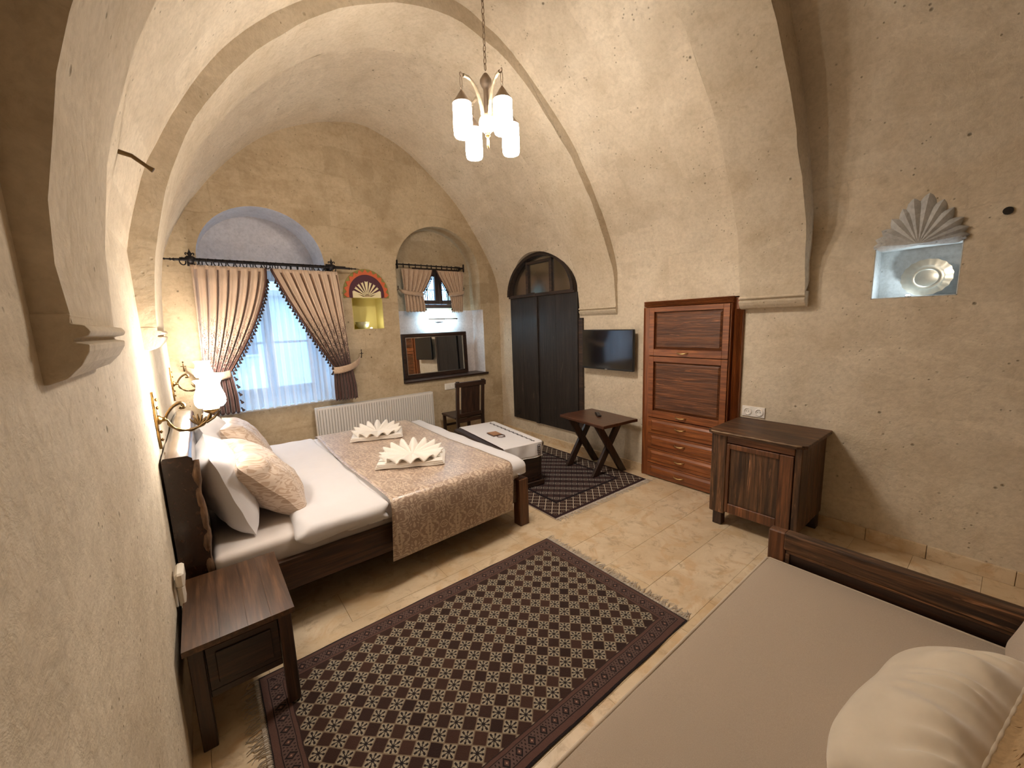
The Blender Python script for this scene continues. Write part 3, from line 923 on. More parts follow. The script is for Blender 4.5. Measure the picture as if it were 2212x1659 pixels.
# ================================================================ bed
bed = empty('bed', (.9, 3.27, 0), label='low dark wooden double bed with thick live-edge headboard against the left wall', cat='bed')
hb_pts = []
for k in range(31):
    y = 2.385 + (4.24 - 2.385) * k / 30
    z = 1.035 + .006 * math.sin(k * .42) + .002 * math.sin(k * 1.3) - .0007 * k
    if k > 26:
        z -= .16 * (1 - math.sqrt(max(0, 1 - ((k - 26) / 4) ** 2)))
    hb_pts.append((y, z))
def headboard():
    mb = MB()
    n = len(hb_pts)
    def fn(a, b):
        k = min(n - 1, int(round(a * (n - 1))))
        y, zt = hb_pts[k]
        ring = [(-.19, .22), (-.19, zt - .01), (-.182, zt), (-.095, zt - .004), (-.078, zt - .018), (-.070 + .004 * nz((y, 1, 0), 6), zt * .82), (-.066 + .007 * nz((y, 2, 0), 5), .62), (-.070, .22)]
        i = int(round(b * 8)) % 8
        x, z = ring[i]
        return (x, y, z)
    mb.grid(fn, n - 1, 8, smooth=True)
    for k in (0, n - 1):
        y, zt = hb_pts[k]
        ring = [(-.19, .22), (-.19, zt - .01), (-.182, zt), (-.095, zt - .004), (-.078, zt - .018), (-.070 + .004 * nz((y, 1, 0), 6), zt * .82), (-.066 + .007 * nz((y, 2, 0), 5), .62), (-.070, .22)]
        mb.add([(x, y, z) for x, z in ring], [tuple(range(8))])
    return mb
obj('headboard', headboard(), wood('headboard_wood', (0.022, 0.009, 0.006), (0.065, 0.028, 0.015), 'Y', 0.22, coat=0.8, bmp=.15), bed, bevel=.006)
edge = []
for k in range(24):
    z = .24 + (1.0 - .24) * k / 23
    edge.append((-.070 + .004 * math.sin(k * .6) + .0015 * math.sin(k * 2.3), 2.392 + .010 * math.sin(k * 1.7), z))
obj('live_edge', MB().tube(edge, [.015 + .003 * math.sin(k * 1.3) for k in range(24)], 8), wood('bark_edge', (0.09, 0.045, 0.022), (0.26, 0.15, 0.08), 'Z', .5), bed)
for y0, y1 in ((2.30, 2.385), (4.13, 4.215)):
    obj('leg', MB().box(1.845, 1.935, y0, y1, 0, .385, c=.004), M['red_z'] if y0 < 3 else M['dark_wood_z'], bed)
    obj('leg', MB().box(-.15, -.07, y0 + .09 if y0 < 3 else y0, y1 + .09 if y0 < 3 else y1, 0, .3, c=.004), M['dark_wood_z'], bed)
rail = wood('bed_rail_wood', (0.050, 0.020, 0.010), (0.150, 0.066, 0.030), 'X', 0.42, coat=.2)
obj('side_rail', MB().box(-.066, 1.843, 2.335, 2.378, .195, .375, c=.006), rail, bed)
obj('side_rail', MB().box(-.066, 1.843, 4.15, 4.19, .195, .375, c=.006), rail, bed)
obj('foot_rail', MB().box(1.87, 1.925, 2.387, 4.128, .195, .38, c=.006), M['dark_wood_y'], bed)
obj('slat_base', MB().box(-.06, 1.868, 2.38, 4.148, .30, .352), M['dark_wood'], bed)

mt = obj('mattress', soft_box(-.06, 1.90, 2.36, 4.17, .353, .492, .035, (20, 20, 2), .006, 5, 2), M['sheet'])
tag(mt, 'thick mattress in a fitted greyish-white sheet lying on the wooden bed', 'mattress')

# duvet: long sheet part, turned-back band towards the pillows
dv = empty('duvet', (1.1, 3.27, .5), label='white cotton duvet spread over the bed, top end folded back', cat='duvet')
def droop(o):
    # the near and foot sides sag a little over the mattress edge
    if o.z < .45: o.z += .03
    if o.y < 2.40:
        o.z -= .020 * min(1, (2.40 - o.y) / .08) + .012 * nz(o, 7, 1)
    return o
obj('cover', soft_box(.55, 1.945, 2.305, 4.215, .405, .538, .045, (30, 34, 3), .014, 3.0, 1, droop), M['white_cloth'], dv)
def droop2(o):
    if o.y < 2.45:
        t = min(1, (2.45 - o.y) / .15)
        o.z -= .012 * t
        o.x += .02 * t * math.sin(o.z * 60)
    o.z += .007 * nz(o, 4, 7)
    return o
obj('folded_band', soft_box(.315, .80, 2.262, 4.21, .455, .556, .042, (16, 40, 3), .016, 3.4, 11, droop2), M['white_cloth'], dv)

# damask runner draped across
def runner():
    mb = MB()
    path = [(2.262, .168), (2.256, .30), (2.258, .42), (2.268, .50), (2.285, .543), (2.32, .556), (2.45, .558), (2.8, .556), (3.3, .555), (3.8, .556), (4.12, .558), (4.22, .552), (4.25, .52), (4.262, .44), (4.265, .28), (4.268, .2)]
    P = spline([(a, b, 0) for a, b in path], 90)
    def fn(a, b):
        i = min(89, int(round(b * 89)))
        y, z = P[i].x, P[i].y
        hang = max(0, min(1, (.52 - z) / .35))
        x = .805 + a * .945 - (0.012 * hang) + .012 * math.sin(b * 9) * (1 - hang)
        wave = math.sin(a * 9 + 1.2) * .5 + math.sin(a * 21) * .25
        y += (-1 if y < 3 else 1) * hang * .016 * wave
        z += (.0035 * nz((x, y, 0), 5, 3)) * (1 - hang) + hang * .01 * wave + (a * .025 * hang if y < 3 else 0)
        return (x, y, z)
    return mb.grid(fn, 44, 89)
rn = obj('bed_runner', runner(), M['runner'], solid=.004, offset=1)
tag(rn, 'beige satin damask bed runner draped across the foot half of the bed', 'runner')

# pillows
def pillow(label, ctr, nrm, w, h, t, mname, seed, name='pillow'):
    n = Vector(nrm).normalized()
    xd = Vector((0, 1, 0)); yd = n.cross(xd)
    o = obj(name, pillow_mesh(w, h, t, seed), M[mname], local=True, sub=1)
    o.matrix_world = frame_mat(ctr, xd, yd)
    return tag(o, label, 'pillow')
def pil(label, ctr, slope, w, h, t, mname, seed, yawp=0.0, roll=0.0):
    """slope: angle of the pillow face from vertical, leaning back on the headboard"""
    o = obj('pillow', pillow_mesh(w, h, t, seed), M[mname], local=True, sub=1)
    R_ = Matrix.Rotation(yawp, 4, 'Z') @ Matrix.Rotation(slope, 4, 'Y') @ Matrix(((0, 0, 1, 0), (1, 0, 0, 0), (0, 1, 0, 0), (0, 0, 0, 1))) @ Matrix.Rotation(roll, 4, 'Z')
    o.matrix_world = Matrix.Translation(ctr) @ R_
    return tag(o, label, 'pillow')
pil('white cotton pillow leaning on the headboard nearest the nightstand', (.045, 2.82, .735), math.radians(-17), .70, .50, .25, 'white_cloth', 1, .03)
pil('white cotton pillow on the headboard at the window side', (.04, 3.62, .75), math.radians(-16), .70, .50, .24, 'white_cloth', 4, -.05)
pil('beige damask pillow in front, nearest the nightstand', (.225, 2.84, .705), math.radians(-38), .68, .52, .26, 'damask_pillow', 7, .06, .05)
pil('beige damask pillow in front, at the window side', (.215, 3.64, .725), math.radians(-34), .66, .50, .24, 'damask_pillow', 9, -.04, -.04)

# fan-folded towels
def towel(ctr, rz, label, s=1.0, seed=0):
    t = empty('folded_towel', ctr, rz, label=label, cat='towel')
    base = MB()
    for k in range(3):
        def flt(o, k=k):
            o.z += .003 * math.sin(o.x * 30 + k)
            return o
        b_ = soft_box(-.235 * s + .008 * k, .235 * s - .006 * k, -.165 * s, .145 * s - .006 * k, .001 + .012 * k, .015 + .012 * k, .006, (8, 8, 1), .002, 8, k + seed, flt)
        base.add(b_.v, b_.f, True)
    obj('towel_base', base, M['towel'], t, local=True)
    fan = MB()
    nl = 10
    for side in (0, 1):
        def fn(a, b, side=side):
            th = (-.12 + 1.24 * a) * PI if side == 0 else (PI * 1.16 + a * .70 * PI)
            n_ = nl if side == 0 else 5
            ph = a * n_ * 2 * PI
            back = math.sin(min(PI, max(0, th)))
            R = (.190 + .016 * math.cos(ph)) * s if side == 0 else (.205 + .012 * math.cos(ph)) * s
            r = .012 + R * b
            lift = (.5 + .5 * math.cos(ph)) ** .8
            if side == 0:
                z = .040 + b * (.030 + .055 * back) * (.35 + .9 * lift) * (1 - .25 * b)
            else:
                z = .044 + math.sin(min(1, b * 1.0) * PI * .55) * .034 * lift - .010 * b * b * (1 - lift)
            x = r * math.cos(th); y = r * math.sin(th) * (.80 if side == 0 else .92)
            return (x * 1.06, y, z * s)
        fan.grid(fn, 120 if side == 0 else 64, 12)
    obj('fan_pleats', fan, M['towel'], t, local=True, solid=.007)
    return t
towel((1.225, 2.86, .5655), math.radians(-30), 'cream towel folded into a fan on the bed runner, the nearer of two', 1.08)
towel((1.275, 3.76, .5655), math.radians(-22), 'cream towel folded into a fan on the bed runner, by the radiator', 1.0, 3)

# ================================================================ nightstand
ns = empty('nightstand', (.0, 2.06, 0), label='small dark wooden nightstand with plank top beside the near bed corner', cat='nightstand')
for x0, x1 in ((-.178, -.062), (-.062, .028), (.028, .108), (.108, .192)):
    obj('plank', MB().box(x0 + .0001, x1 - .0001, 1.775, 2.325, .432, .455, c=.0004), M['night_top'], ns)
for x0, y0 in ((-.165, 1.79), (.130, 1.79), (-.165, 2.262), (.130, 2.262)):
    obj('leg', MB().box(x0, x0 + .048, y0, y0 + .048, (.0135 if x0 > 0 and y0 < 2 else .0005), .431, c=.003), M['dark_wood_z'], ns)
dr = obj('drawer', MB().box(-.115, .128, 1.797, 1.822, .235, .418, c=.003), M['dark_wood'], ns)
obj('drawer_panel', MB().box(-.085, .10, 1.788, 1.7965, .262, .39, c=.003), M['dark_wood'], dr)
obj('side_panel', MB().box(-.155, -.137, 1.84, 2.26, .22, .43), M['dark_wood_y'], ns)
obj('side_panel', MB().box(.150, .168, 1.84, 2.26, .22, .43), M['dark_wood_y'], ns)
obj('back_panel', MB().box(-.115, .128, 2.28, 2.30, .22, .43), M['dark_wood'], ns)
obj('lower_rail', MB().box(-.115, .128, 1.80, 1.818, .205, .232, c=.002), M['dark_wood'], ns)

# ================================================================ rugs
def rug_star():
    m, nt, p = mat_new('star_rug_pile')
    tc = nt.nodes.new('ShaderNodeTexCoord'); sep = nt.nodes.new('ShaderNodeSeparateXYZ')
    wv = node(nt, 'ShaderNodeTexNoise', {'Scale': 7.0, 'Detail': 3})
    nt.links.new(tc.outputs['Object'], wv.inputs['Vector'])
    wa = nt.nodes.new('ShaderNodeVectorMath'); wa.operation = 'MULTIPLY_ADD'
    nt.links.new(wv.outputs['Color'], wa.inputs[0]); wa.inputs[1].default_value = (.014, .014, 0); nt.links.new(tc.outputs['Object'], wa.inputs[2])
    nt.links.new(wa.outputs[0], sep.inputs[0])
    X, Y = math_n(nt, 'SUBTRACT', sep.outputs[0], .007), math_n(nt, 'SUBTRACT', sep.outputs[1], .007)
    hx, hy = .92, .545          # half sizes
    ax, ay = math_n(nt, 'ABSOLUTE', X), math_n(nt, 'ABSOLUTE', Y)
    dx, dy = math_n(nt, 'SUBTRACT', hx, ax), math_n(nt, 'SUBTRACT', hy, ay)
    de = math_n(nt, 'MINIMUM', dx, dy)            # distance from the edge
    pz = .078
    U, V = math_n(nt, 'DIVIDE', X, pz), math_n(nt, 'DIVIDE', Y, pz)
    # lattice cell centred on integers: rotated squares; nearest star centre
    def cell(t, off):
        q = math_n(nt, 'ADD', t, off)
        return math_n(nt, 'SUBTRACT', q, math_n(nt, 'ROUND', q))
    u1, v1 = cell(U, 0), cell(V, 0)
    in_star = math_n(nt, 'LESS_THAN', math_n(nt, 'ADD', math_n(nt, 'ABSOLUTE', u1), math_n(nt, 'ABSOLUTE', v1)), .5)
    d1 = math_n(nt, 'ABSOLUTE', math_n(nt, 'SUBTRACT', math_n(nt, 'ADD', math_n(nt, 'ABSOLUTE', u1), math_n(nt, 'ABSOLUTE', v1)), .5))
    # rotate 22.5 deg so that the arms lie on axes and diagonals
    r = math_n(nt, 'SQRT', math_n(nt, 'ADD', math_n(nt, 'MULTIPLY', u1, u1), math_n(nt, 'MULTIPLY', v1, v1)))
    th = math_n(nt, 'ARCTAN2', v1, u1)
    arm = math_n(nt, 'ABSOLUTE', math_n(nt, 'SINE', math_n(nt, 'MULTIPLY', th, 4.0)))
    d = math_n(nt, 'MULTIPLY', math_n(nt, 'MULTIPLY', arm, r), .25)
    fork = math_n(nt, 'MULTIPLY', math_n(nt, 'GREATER_THAN', r, .22), .026)
    on = math_n(nt, 'LESS_THAN', d, math_n(nt, 'ADD', .021, fork))
    on = math_n(nt, 'MULTIPLY', on, math_n(nt, 'LESS_THAN', r, .375))
    on = math_n(nt, 'MAXIMUM', on, math_n(nt, 'LESS_THAN', r, .06))
    cell_id = nt.nodes.new('ShaderNodeTexWhiteNoise'); cell_id.noise_dimensions = '2D'
    cb = nt.nodes.new('ShaderNodeCombineXYZ')
    nt.links.new(math_n(nt, 'FLOOR', U), cb.inputs[0]); nt.links.new(math_n(nt, 'FLOOR', V), cb.inputs[1])
    nt.links.new(cb.outputs[0], cell_id.inputs['Vector'])
    nn = noise_n(nt, tc.outputs['Object'], 240, 2)
    brown = mixc(nt, cell_id.outputs['Value'], (0.026, 0.012, 0.010), (0.060, 0.026, 0.018))
    cream = mixc(nt, noise_n(nt, tc.outputs['Object'], 6, 2), (0.34, 0.295, 0.215), (0.42, 0.36, 0.27))
    star = mixc(nt, on, cream, (0.014, 0.010, 0.012))
    fieldc = mixc(nt, in_star, brown, star)
    fieldc = mixc(nt, math_n(nt, 'LESS_THAN', d1, .04), fieldc, (0.22, 0.165, 0.11))
    # borders
    s_long = math_n(nt, 'LESS_THAN', dy, dx)      # long side or end
    run = nt.nodes.new('ShaderNodeMix'); run.data_type = 'FLOAT'
    nt.links.new(s_long, run.inputs[0]); nt.links.new(Y, run.inputs[2]); nt.links.new(X, run.inputs[3])
    tt = math_n(nt, 'DIVIDE', run.outputs[0], .062)
    ft = math_n(nt, 'SUBTRACT', tt, math_n(nt, 'ROUND', tt))
    bd = math_n(nt, 'DIVIDE', math_n(nt, 'SUBTRACT', de, .062), .042)     # across the guard band, -.5...5
    man = math_n(nt, 'ADD', math_n(nt, 'ABSOLUTE', ft), math_n(nt, 'ABSOLUTE', math_n(nt, 'MULTIPLY', bd, .55)))
    rose = (0.115, 0.058, 0.046)
    bcol = mixc(nt, noise_n(nt, tc.outputs['Object'], 130, 2), (0.085, 0.048, 0.042), (0.16, 0.10, 0.085))
    bcol = mixc(nt, math_n(nt, 'LESS_THAN', man, .30), bcol, (0.014, 0.010, 0.011))
    bcol = mixc(nt, math_n(nt, 'LESS_THAN', man, .17), bcol, rose)
    bcol = mixc(nt, math_n(nt, 'LESS_THAN', man, .06), bcol, (0.42, 0.25, 0.18))
    # small hooks between the diamonds
    hk = math_n(nt, 'SINE', math_n(nt, 'MULTIPLY', tt, 2 * PI * 4))
    hk = math_n(nt, 'MULTIPLY', math_n(nt, 'GREATER_THAN', math_n(nt, 'MULTIPLY', hk, math_n(nt, 'SINE', math_n(nt, 'MULTIPLY', bd, 11.0))), .45), math_n(nt, 'GREATER_THAN', man, .38))
    bcol = mixc(nt, hk, bcol, (0.02, 0.012, 0.012))
    col = mixc(nt, math_n(nt, 'LESS_THAN', de, .108), fieldc, (0.03, 0.017, 0.015))
    col = mixc(nt, math_n(nt, 'LESS_THAN', de, .103), col, rose)
    col = mixc(nt, math_n(nt, 'LESS_THAN', de, .090), col, (0.02, 0.012, 0.012))
    col = mixc(nt, math_n(nt, 'LESS_THAN', de, .087), col, bcol)
    col = mixc(nt, math_n(nt, 'LESS_THAN', de, .037), col, (0.02, 0.012, 0.012))
    col = mixc(nt, math_n(nt, 'LESS_THAN', de, .033), col, rose)
    col = mixc(nt, math_n(nt, 'LESS_THAN', de, .009), col, (0.012, 0.008, 0.010))
    col = mixc(nt, math_n(nt, 'MULTIPLY', nn, .42), col, (0.02, 0.014, 0.012))
    link(nt, col, p, 'Base Color')
    p.inputs['Roughness'].default_value = .95
    p.inputs['Specular IOR Level'].default_value = .15
    p.inputs['Sheen Weight'].default_value = .1
    bump(nt, p, nn, .5, .004)
    return m

def rug_lattice():
    m, nt, p = mat_new('lattice_rug_pile')
    tc = nt.nodes.new('ShaderNodeTexCoord'); sep = nt.nodes.new('ShaderNodeSeparateXYZ')
    nt.links.new(tc.outputs['Object'], sep.inputs[0])
    X, Y = sep.outputs[0], sep.outputs[1]
    hx, hy = .63, .87
    dx = math_n(nt, 'SUBTRACT', hx, math_n(nt, 'ABSOLUTE', X)); dy = math_n(nt, 'SUBTRACT', hy, math_n(nt, 'ABSOLUTE', Y))
    de = math_n(nt, 'MINIMUM', dx, dy)
    nn = noise_n(nt, tc.outputs['Object'], 240, 2)
    def diamonds(px, py, ofx=0.0):
        U = math_n(nt, 'ADD', math_n(nt, 'DIVIDE', X, px), ofx); V = math_n(nt, 'DIVIDE', Y, py)
        s = math_n(nt, 'ADD', U, V); d = math_n(nt, 'SUBTRACT', U, V)
        fs = math_n(nt, 'SUBTRACT', s, math_n(nt, 'ROUND', s)); fd = math_n(nt, 'SUBTRACT', d, math_n(nt, 'ROUND', d))
        cb = nt.nodes.new('ShaderNodeCombineXYZ')
        nt.links.new(math_n(nt, 'ROUND', s), cb.inputs[0]); nt.links.new(math_n(nt, 'ROUND', d), cb.inputs[1])
        return fs, fd, cb.outputs[0], math_n(nt, 'ROUND', s), math_n(nt, 'ROUND', d)
    # field: dark diamonds, every second one filled with a pale mark
    fs, fd, cid, rs_, rd_ = diamonds(.080, .080)
    ring = math_n(nt, 'MAXIMUM', math_n(nt, 'ABSOLUTE', fs), math_n(nt, 'ABSOLUTE', fd))
    par = math_n(nt, 'MODULO', math_n(nt, 'ABSOLUTE', rs_), 2.0)
    rr = math_n(nt, 'SQRT', math_n(nt, 'ADD', math_n(nt, 'MULTIPLY', fs, fs), math_n(nt, 'MULTIPLY', fd, fd)))
    wn = nt.nodes.new('ShaderNodeTexWhiteNoise'); wn.noise_dimensions = '2D'; nt.links.new(cid, wn.inputs['Vector'])
    dark = mixc(nt, wn.outputs['Value'], (0.034, 0.017, 0.018), (0.062, 0.032, 0.028))
    pale = mixc(nt, math_n(nt, 'MULTIPLY', math_n(nt, 'LESS_THAN', math_n(nt, 'ABSOLUTE', math_n(nt, 'SUBTRACT', rr, .18)), .065), 1.0), (0.20, 0.165, 0.145), (0.025, 0.016, 0.018))
    fc = mixc(nt, math_n(nt, 'LESS_THAN', par, .5), dark, pale)
    fc = mixc(nt, math_n(nt, 'GREATER_THAN', ring, .44), fc, (0.012, 0.009, 0.013))
    # border: pale trellis
    gs, gd, gid, _a, _b = diamonds(.086, .086, .25)
    gr_ = math_n(nt, 'MAXIMUM', math_n(nt, 'ABSOLUTE', gs), math_n(nt, 'ABSOLUTE', gd))
    g2 = math_n(nt, 'SQRT', math_n(nt, 'ADD', math_n(nt, 'MULTIPLY', gs, gs), math_n(nt, 'MULTIPLY', gd, gd)))
    bc = mixc(nt, math_n(nt, 'LESS_THAN', math_n(nt, 'ABSOLUTE', math_n(nt, 'SUBTRACT', g2, .2)), .05), (0.028, 0.015, 0.016), (0.13, 0.075, 0.05))
    bc = mixc(nt, math_n(nt, 'GREATER_THAN', gr_, .425), bc, (0.42, 0.35, 0.27))
    col = mixc(nt, math_n(nt, 'LESS_THAN', de, .225), fc, (0.014, 0.009, 0.012))
    col = mixc(nt, math_n(nt, 'LESS_THAN', de, .195), col, bc)
    col = mixc(nt, math_n(nt, 'LESS_THAN', de, .035), col, (0.035, 0.018, 0.02))
    col = mixc(nt, math_n(nt, 'LESS_THAN', dx, .006), col, (0.45, 0.37, 0.28))
    col = mixc(nt, math_n(nt, 'MULTIPLY', nn, .3), col, (0.02, 0.014, 0.014))
    link(nt, col, p, 'Base Color')
    p.inputs['Roughness'].default_value = .95
    p.inputs['Specular IOR Level'].default_value = .15
    bump(nt, p, nn, .5, .004)
    return m

def rug(name, ctr, rz, hx, hy, m, label, ends, fl, seed):
    r_ = empty(name, ctr, rz, label=label, cat='rug')
    mb = MB()
    def top(a, b):
        x = (a * 2 - 1) * hx; y = (b * 2 - 1) * hy
        e = min(hx - abs(x), hy - abs(y))
        x += .006 * nz((y * 4, seed, 0), 1.2) ; y += .006 * nz((x * 4, seed + 4, 0), 1.2)
        return (x, y, .009 + .0025 * nz((x, y, 0), 3, seed) - (.004 if e < .001 else 0))
    mb.grid(top, 60, 40)
    def skirt(a, b):
        t = a * 4
        if t < 1: q = (t, 0)
        elif t < 2: q = (1, t - 1)
        elif t < 3: q = (3 - t, 1)
        else: q = (0, 4 - t)
        x, y, z = top(min(1, q[0]), min(1, q[1]))
        return (x, y, z if b > .5 else .0012)
    mb.grid(skirt, 200, 1)
    obj('pile', mb, m, r_, local=True)
    random.seed(seed)
    fb = MB()
    for (axis, sgn) in ends:
        half = hy if axis == 0 else hx
        n = int(half * 2 / .0075)
        for k in range(n):
            s_ = -half + (k + .5) * 2 * half / n
            L = fl * random.uniform(.6, 1.15); w = random.uniform(-.022, .022); w2 = w + random.uniform(-.02, .02)
            h1 = random.uniform(.003, .010)
            e = (hx if axis == 0 else hy)
            pts = [(e - .004, s_, .005), (e + L * .4, s_ + w * .6, h1), (e + L * .75, s_ + w, .004), (e + L, s_ + w2, .003)]
            if axis == 0: pts = [(sgn * a, b, c) for a, b, c in pts]
            else: pts = [(b, sgn * a, c) for a, b, c in pts]
            fb.tube(pts, [.0026, .0024, .0020, .0012], 3)
        # woven selvage
        if axis == 0: fb.box(min(sgn * hx, sgn * (hx + .014)), max(sgn * hx, sgn * (hx + .014)), -hy, hy, .001, .005)
        else: fb.box(-hx, hx, min(sgn * hy, sgn * (hy + .014)), max(sgn * hy, sgn * (hy + .014)), .001, .005)
    obj('fringe', fb, M['fringe'], r_, local=True, kind='stuff')
    return r_
rug('patterned_rug', (.955, 1.492, 0), math.radians(-.2), .92, .545, rug_star(), 'long brown and cream rug with rows of star figures, beside the bed', ((0, 1), (0, -1)), .065, 5)
rug('patterned_rug', (2.775, 3.055, 0), math.radians(-1.2), .63, .87, rug_lattice(), 'dark rug with a pale diamond trellis border under the cross-legged table', ((1, -1), (1, 1)), .06, 8)

# ================================================================ blanket chest with cloth
ch = empty('blanket_chest', (2.345, 3.29, 0), math.radians(-7), label='dark wooden blanket chest with moulded lid at the foot of the bed', cat='chest')
w, l = .245, .47
obj('chest_body', MB().box(-w, w, -l, l, .065, .405, c=.004), M['dark_wood_y'], ch, local=True)
obj('plinth', MB().box(-w - .02, w + .02, -l - .02, l + .02, .012, .062, c=.006), M['dark_wood_y'], ch, local=True)
obj('lid', MB().box(-w - .022, w + .022, -l - .022, l + .022, .408, .452, c=.012), M['dark_wood_y'], ch, local=True)
for y0, y1 in ((-l + .03, -.02), (.02, l - .03)):
    obj('panel', MB().box(w, w + .006, y0, y1, .10, .37, c=.002), M['dark_wood_y'], ch, local=True)
obj('panel', MB().box(-w + .04, w - .04, -l - .006, -l, .10, .37, c=.002), M['dark_wood'], ch, local=True)
cl = empty('chest_cloth', (2.345, 3.29, .452), math.radians(-7), label='white cotton cloth with dark embroidered scroll border draped over the chest', cat='tablecloth')
def clothfn(a, b):
    # a across (x), b along: hangs over the near end and over the far end
    P = [(-.500 - .004, -.13), (-.500, -.05), (-.497, .0), (-.485, .006), (-.40, .007), (0, .007), (.40, .007), (.485, .006), (.497, 0), (.502, -.05), (.505, -.10)]
    t = b * (len(P) - 1); i = min(len(P) - 2, int(t)); f = t - i
    y = P[i][0] + (P[i + 1][0] - P[i][0]) * f; z = P[i][1] + (P[i + 1][1] - P[i][1]) * f
    x = -.195 + a * (.435)
    if z < 0:
        fold = math.sin(a * 13 + 1) * .010 * min(1, -z / .08)
        y += fold if y < 0 else -fold
        x = x * (1 - .02 * min(1, -z / .1))
    z += .0012 * nz((x, y, 0), 8, 2)
    return (x, y, z)
obj('cloth', MB().grid(clothfn, 30, 60), M['white_cloth'], cl, local=True, solid=.0025, offset=1)
em = MB()
n = 22
for k in range(n):
    yc = -.455 + k * .0415
    s_ = 1 if k % 2 else -1
    pts = [(.165 + s_ * .016 * math.cos(t * .55 + .5) * (1 - t * .07), yc + .017 * math.sin(t * .55 + .5) * (1 - t * .07), .0108) for t in range(13)]
    em.tube(pts, .0030, 4, flat=.5)
    em.tube([(.165 - s_ * .006, yc + .012, .0108), (.165 + s_ * .014, yc + .026, .0108)], .0035, 4, flat=.5)
for k in range(5):
    zc = -.028 - .02 * k
    em.tube([(.19 + .024 * math.cos(t * .7 + k) * (1 - t * .06), -.5085 - .004 * abs(math.sin(k)), zc + .012 * math.sin(t * .7 + k)) for t in range(10)], .0026, 4)
obj('embroidery', em, plain('dark_embroidery_thread', (.045, .035, .04), .9), cl, local=True, kind='stuff')
lc = MB()
ico = [(math.cos(a) * math.cos(b), math.sin(a) * math.cos(b), math.sin(b)) for b in (-1.57, -.6, .6, 1.57) for a in [k * PI / 3 for k in range(6)]]
for k in range(46):
    x = -.195 + .43 * k / 45
    q = Matrix.Translation((x, -.508 + .010 * math.sin(k / 45 * 13 + 1), -.134)) @ Matrix.Scale(.0048, 4)
    lc.lathe([(.2, -1), (1, 0), (.2, 1)], 6, q)
for k in range(90):
    q = Matrix.Translation((.243, -.47 + .94 * k / 89, .006)) @ Matrix.Scale(.0045, 4)
    lc.lathe([(.2, -1), (1, 0), (.2, 1)], 6, q)
obj('pompom_lace', lc, M['towel'], cl, local=True, kind='stuff')
# leather door tag on the cloth
tg = empty('leather_tag', (2.318, 3.275, .4665), math.radians(-7), label='small brown leather tag with a loop strap lying on the white chest cloth', cat='tag')
obj('tag_body', MB().box(-.055, .055, -.075, .075, 0, .006, c=.002), M['leather_dark'], tg, local=True)
obj('tag_face', MB().box(-.047, .047, -.067, .067, .006, .0085, c=.001), M['leather'], tg, local=True)
obj('strap', MB().tube([(.045, -.07, .005), (.05, -.12, .005), (.035, -.155, .005), (0, -.16, .005), (-.025, -.135, .005), (-.028, -.10, .005)], .0045, 6), M['leather_dark'], tg, local=True)

# ================================================================ cross-legged table
xt = empty('side_table', (3.25, 2.695, 0), math.radians(-6.5), label='low dark wooden table with crossed legs below the television', cat='table')
tt_ = MB()
out = []
for (x, y, xx, yy, n) in ((-.24, -.335, .24, -.335, 8), (.24, -.335, .24, .335, 10), (.24, .335, -.24, .335, 8), (-.24, .335, -.24, -.335, 10)):
    for k in range(n):
        t = k / n
        px, py = x + (xx - x) * t, y + (yy - y) * t
        e = .010 * nz((px * 7, py * 7, 3), 1.0)
        l_ = math.hypot(px, py)
        out.append((px * (1 + e / .3), py * (1 + e / .3)))
tt_.prism(out, .553, .585, 'Z')
obj('tabletop', tt_, M['table_top'], xt, local=True, bevel=.005)
for yc in (-.175, .235):
    for s_ in (1, -1):
        zf = .0135 if s_ > 0 else .0015
        a, b = Vector((-s_ * .185, yc + s_ * .017, zf)), Vector((s_ * .175, yc + s_ * .017, .552))
        d = (b - a).normalized(); nrm = Vector((d.z, 0, -d.x))
        lm = MB()
        hw = .036
        q0 = [a - nrm * hw, a + nrm * hw, b + nrm * hw * 1.05, b - nrm * hw * 1.05]
        # feet and heads sawn level
        qs = []
        for p_, zz in ((q0[0], zf), (q0[1], zf), (q0[2], .552), (q0[3], .552)):
            t = (zz - p_.z) / d.z
            qs.append(p_ + d * t)
        vs = [(q.x, yc + s_ * .017 - .016, q.z) for q in qs] + [(q.x, yc + s_ * .017 + .016, q.z) for q in qs]
        lm.add(vs, [(0, 1, 2, 3), (7, 6, 5, 4), (0, 4, 5, 1), (1, 5, 6, 2), (2, 6, 7, 3), (3, 7, 4, 0)])
        obj('leg', lm, M['dark_wood_z'], xt, local=True, bevel=.004)
rm_ = empty('remote_control', (3.31, 2.73, .586), math.radians(-40), label='black remote control lying on the cross-legged table', cat='remote')
obj('case', MB().box(-.022, .022, -.085, .085, 0, .018, c=.006), M['black_plastic'], rm_, local=True)
bt = MB()
for r_i in range(6):
    for c_i in range(3):
        bt.box(-.014 + c_i * .011, -.007 + c_i * .011, -.06 + r_i * .02, -.05 + r_i * .02, .018, .0195)
obj('buttons', bt, plain('grey_rubber', (.06, .06, .065), .6), rm_, local=True, kind='stuff')
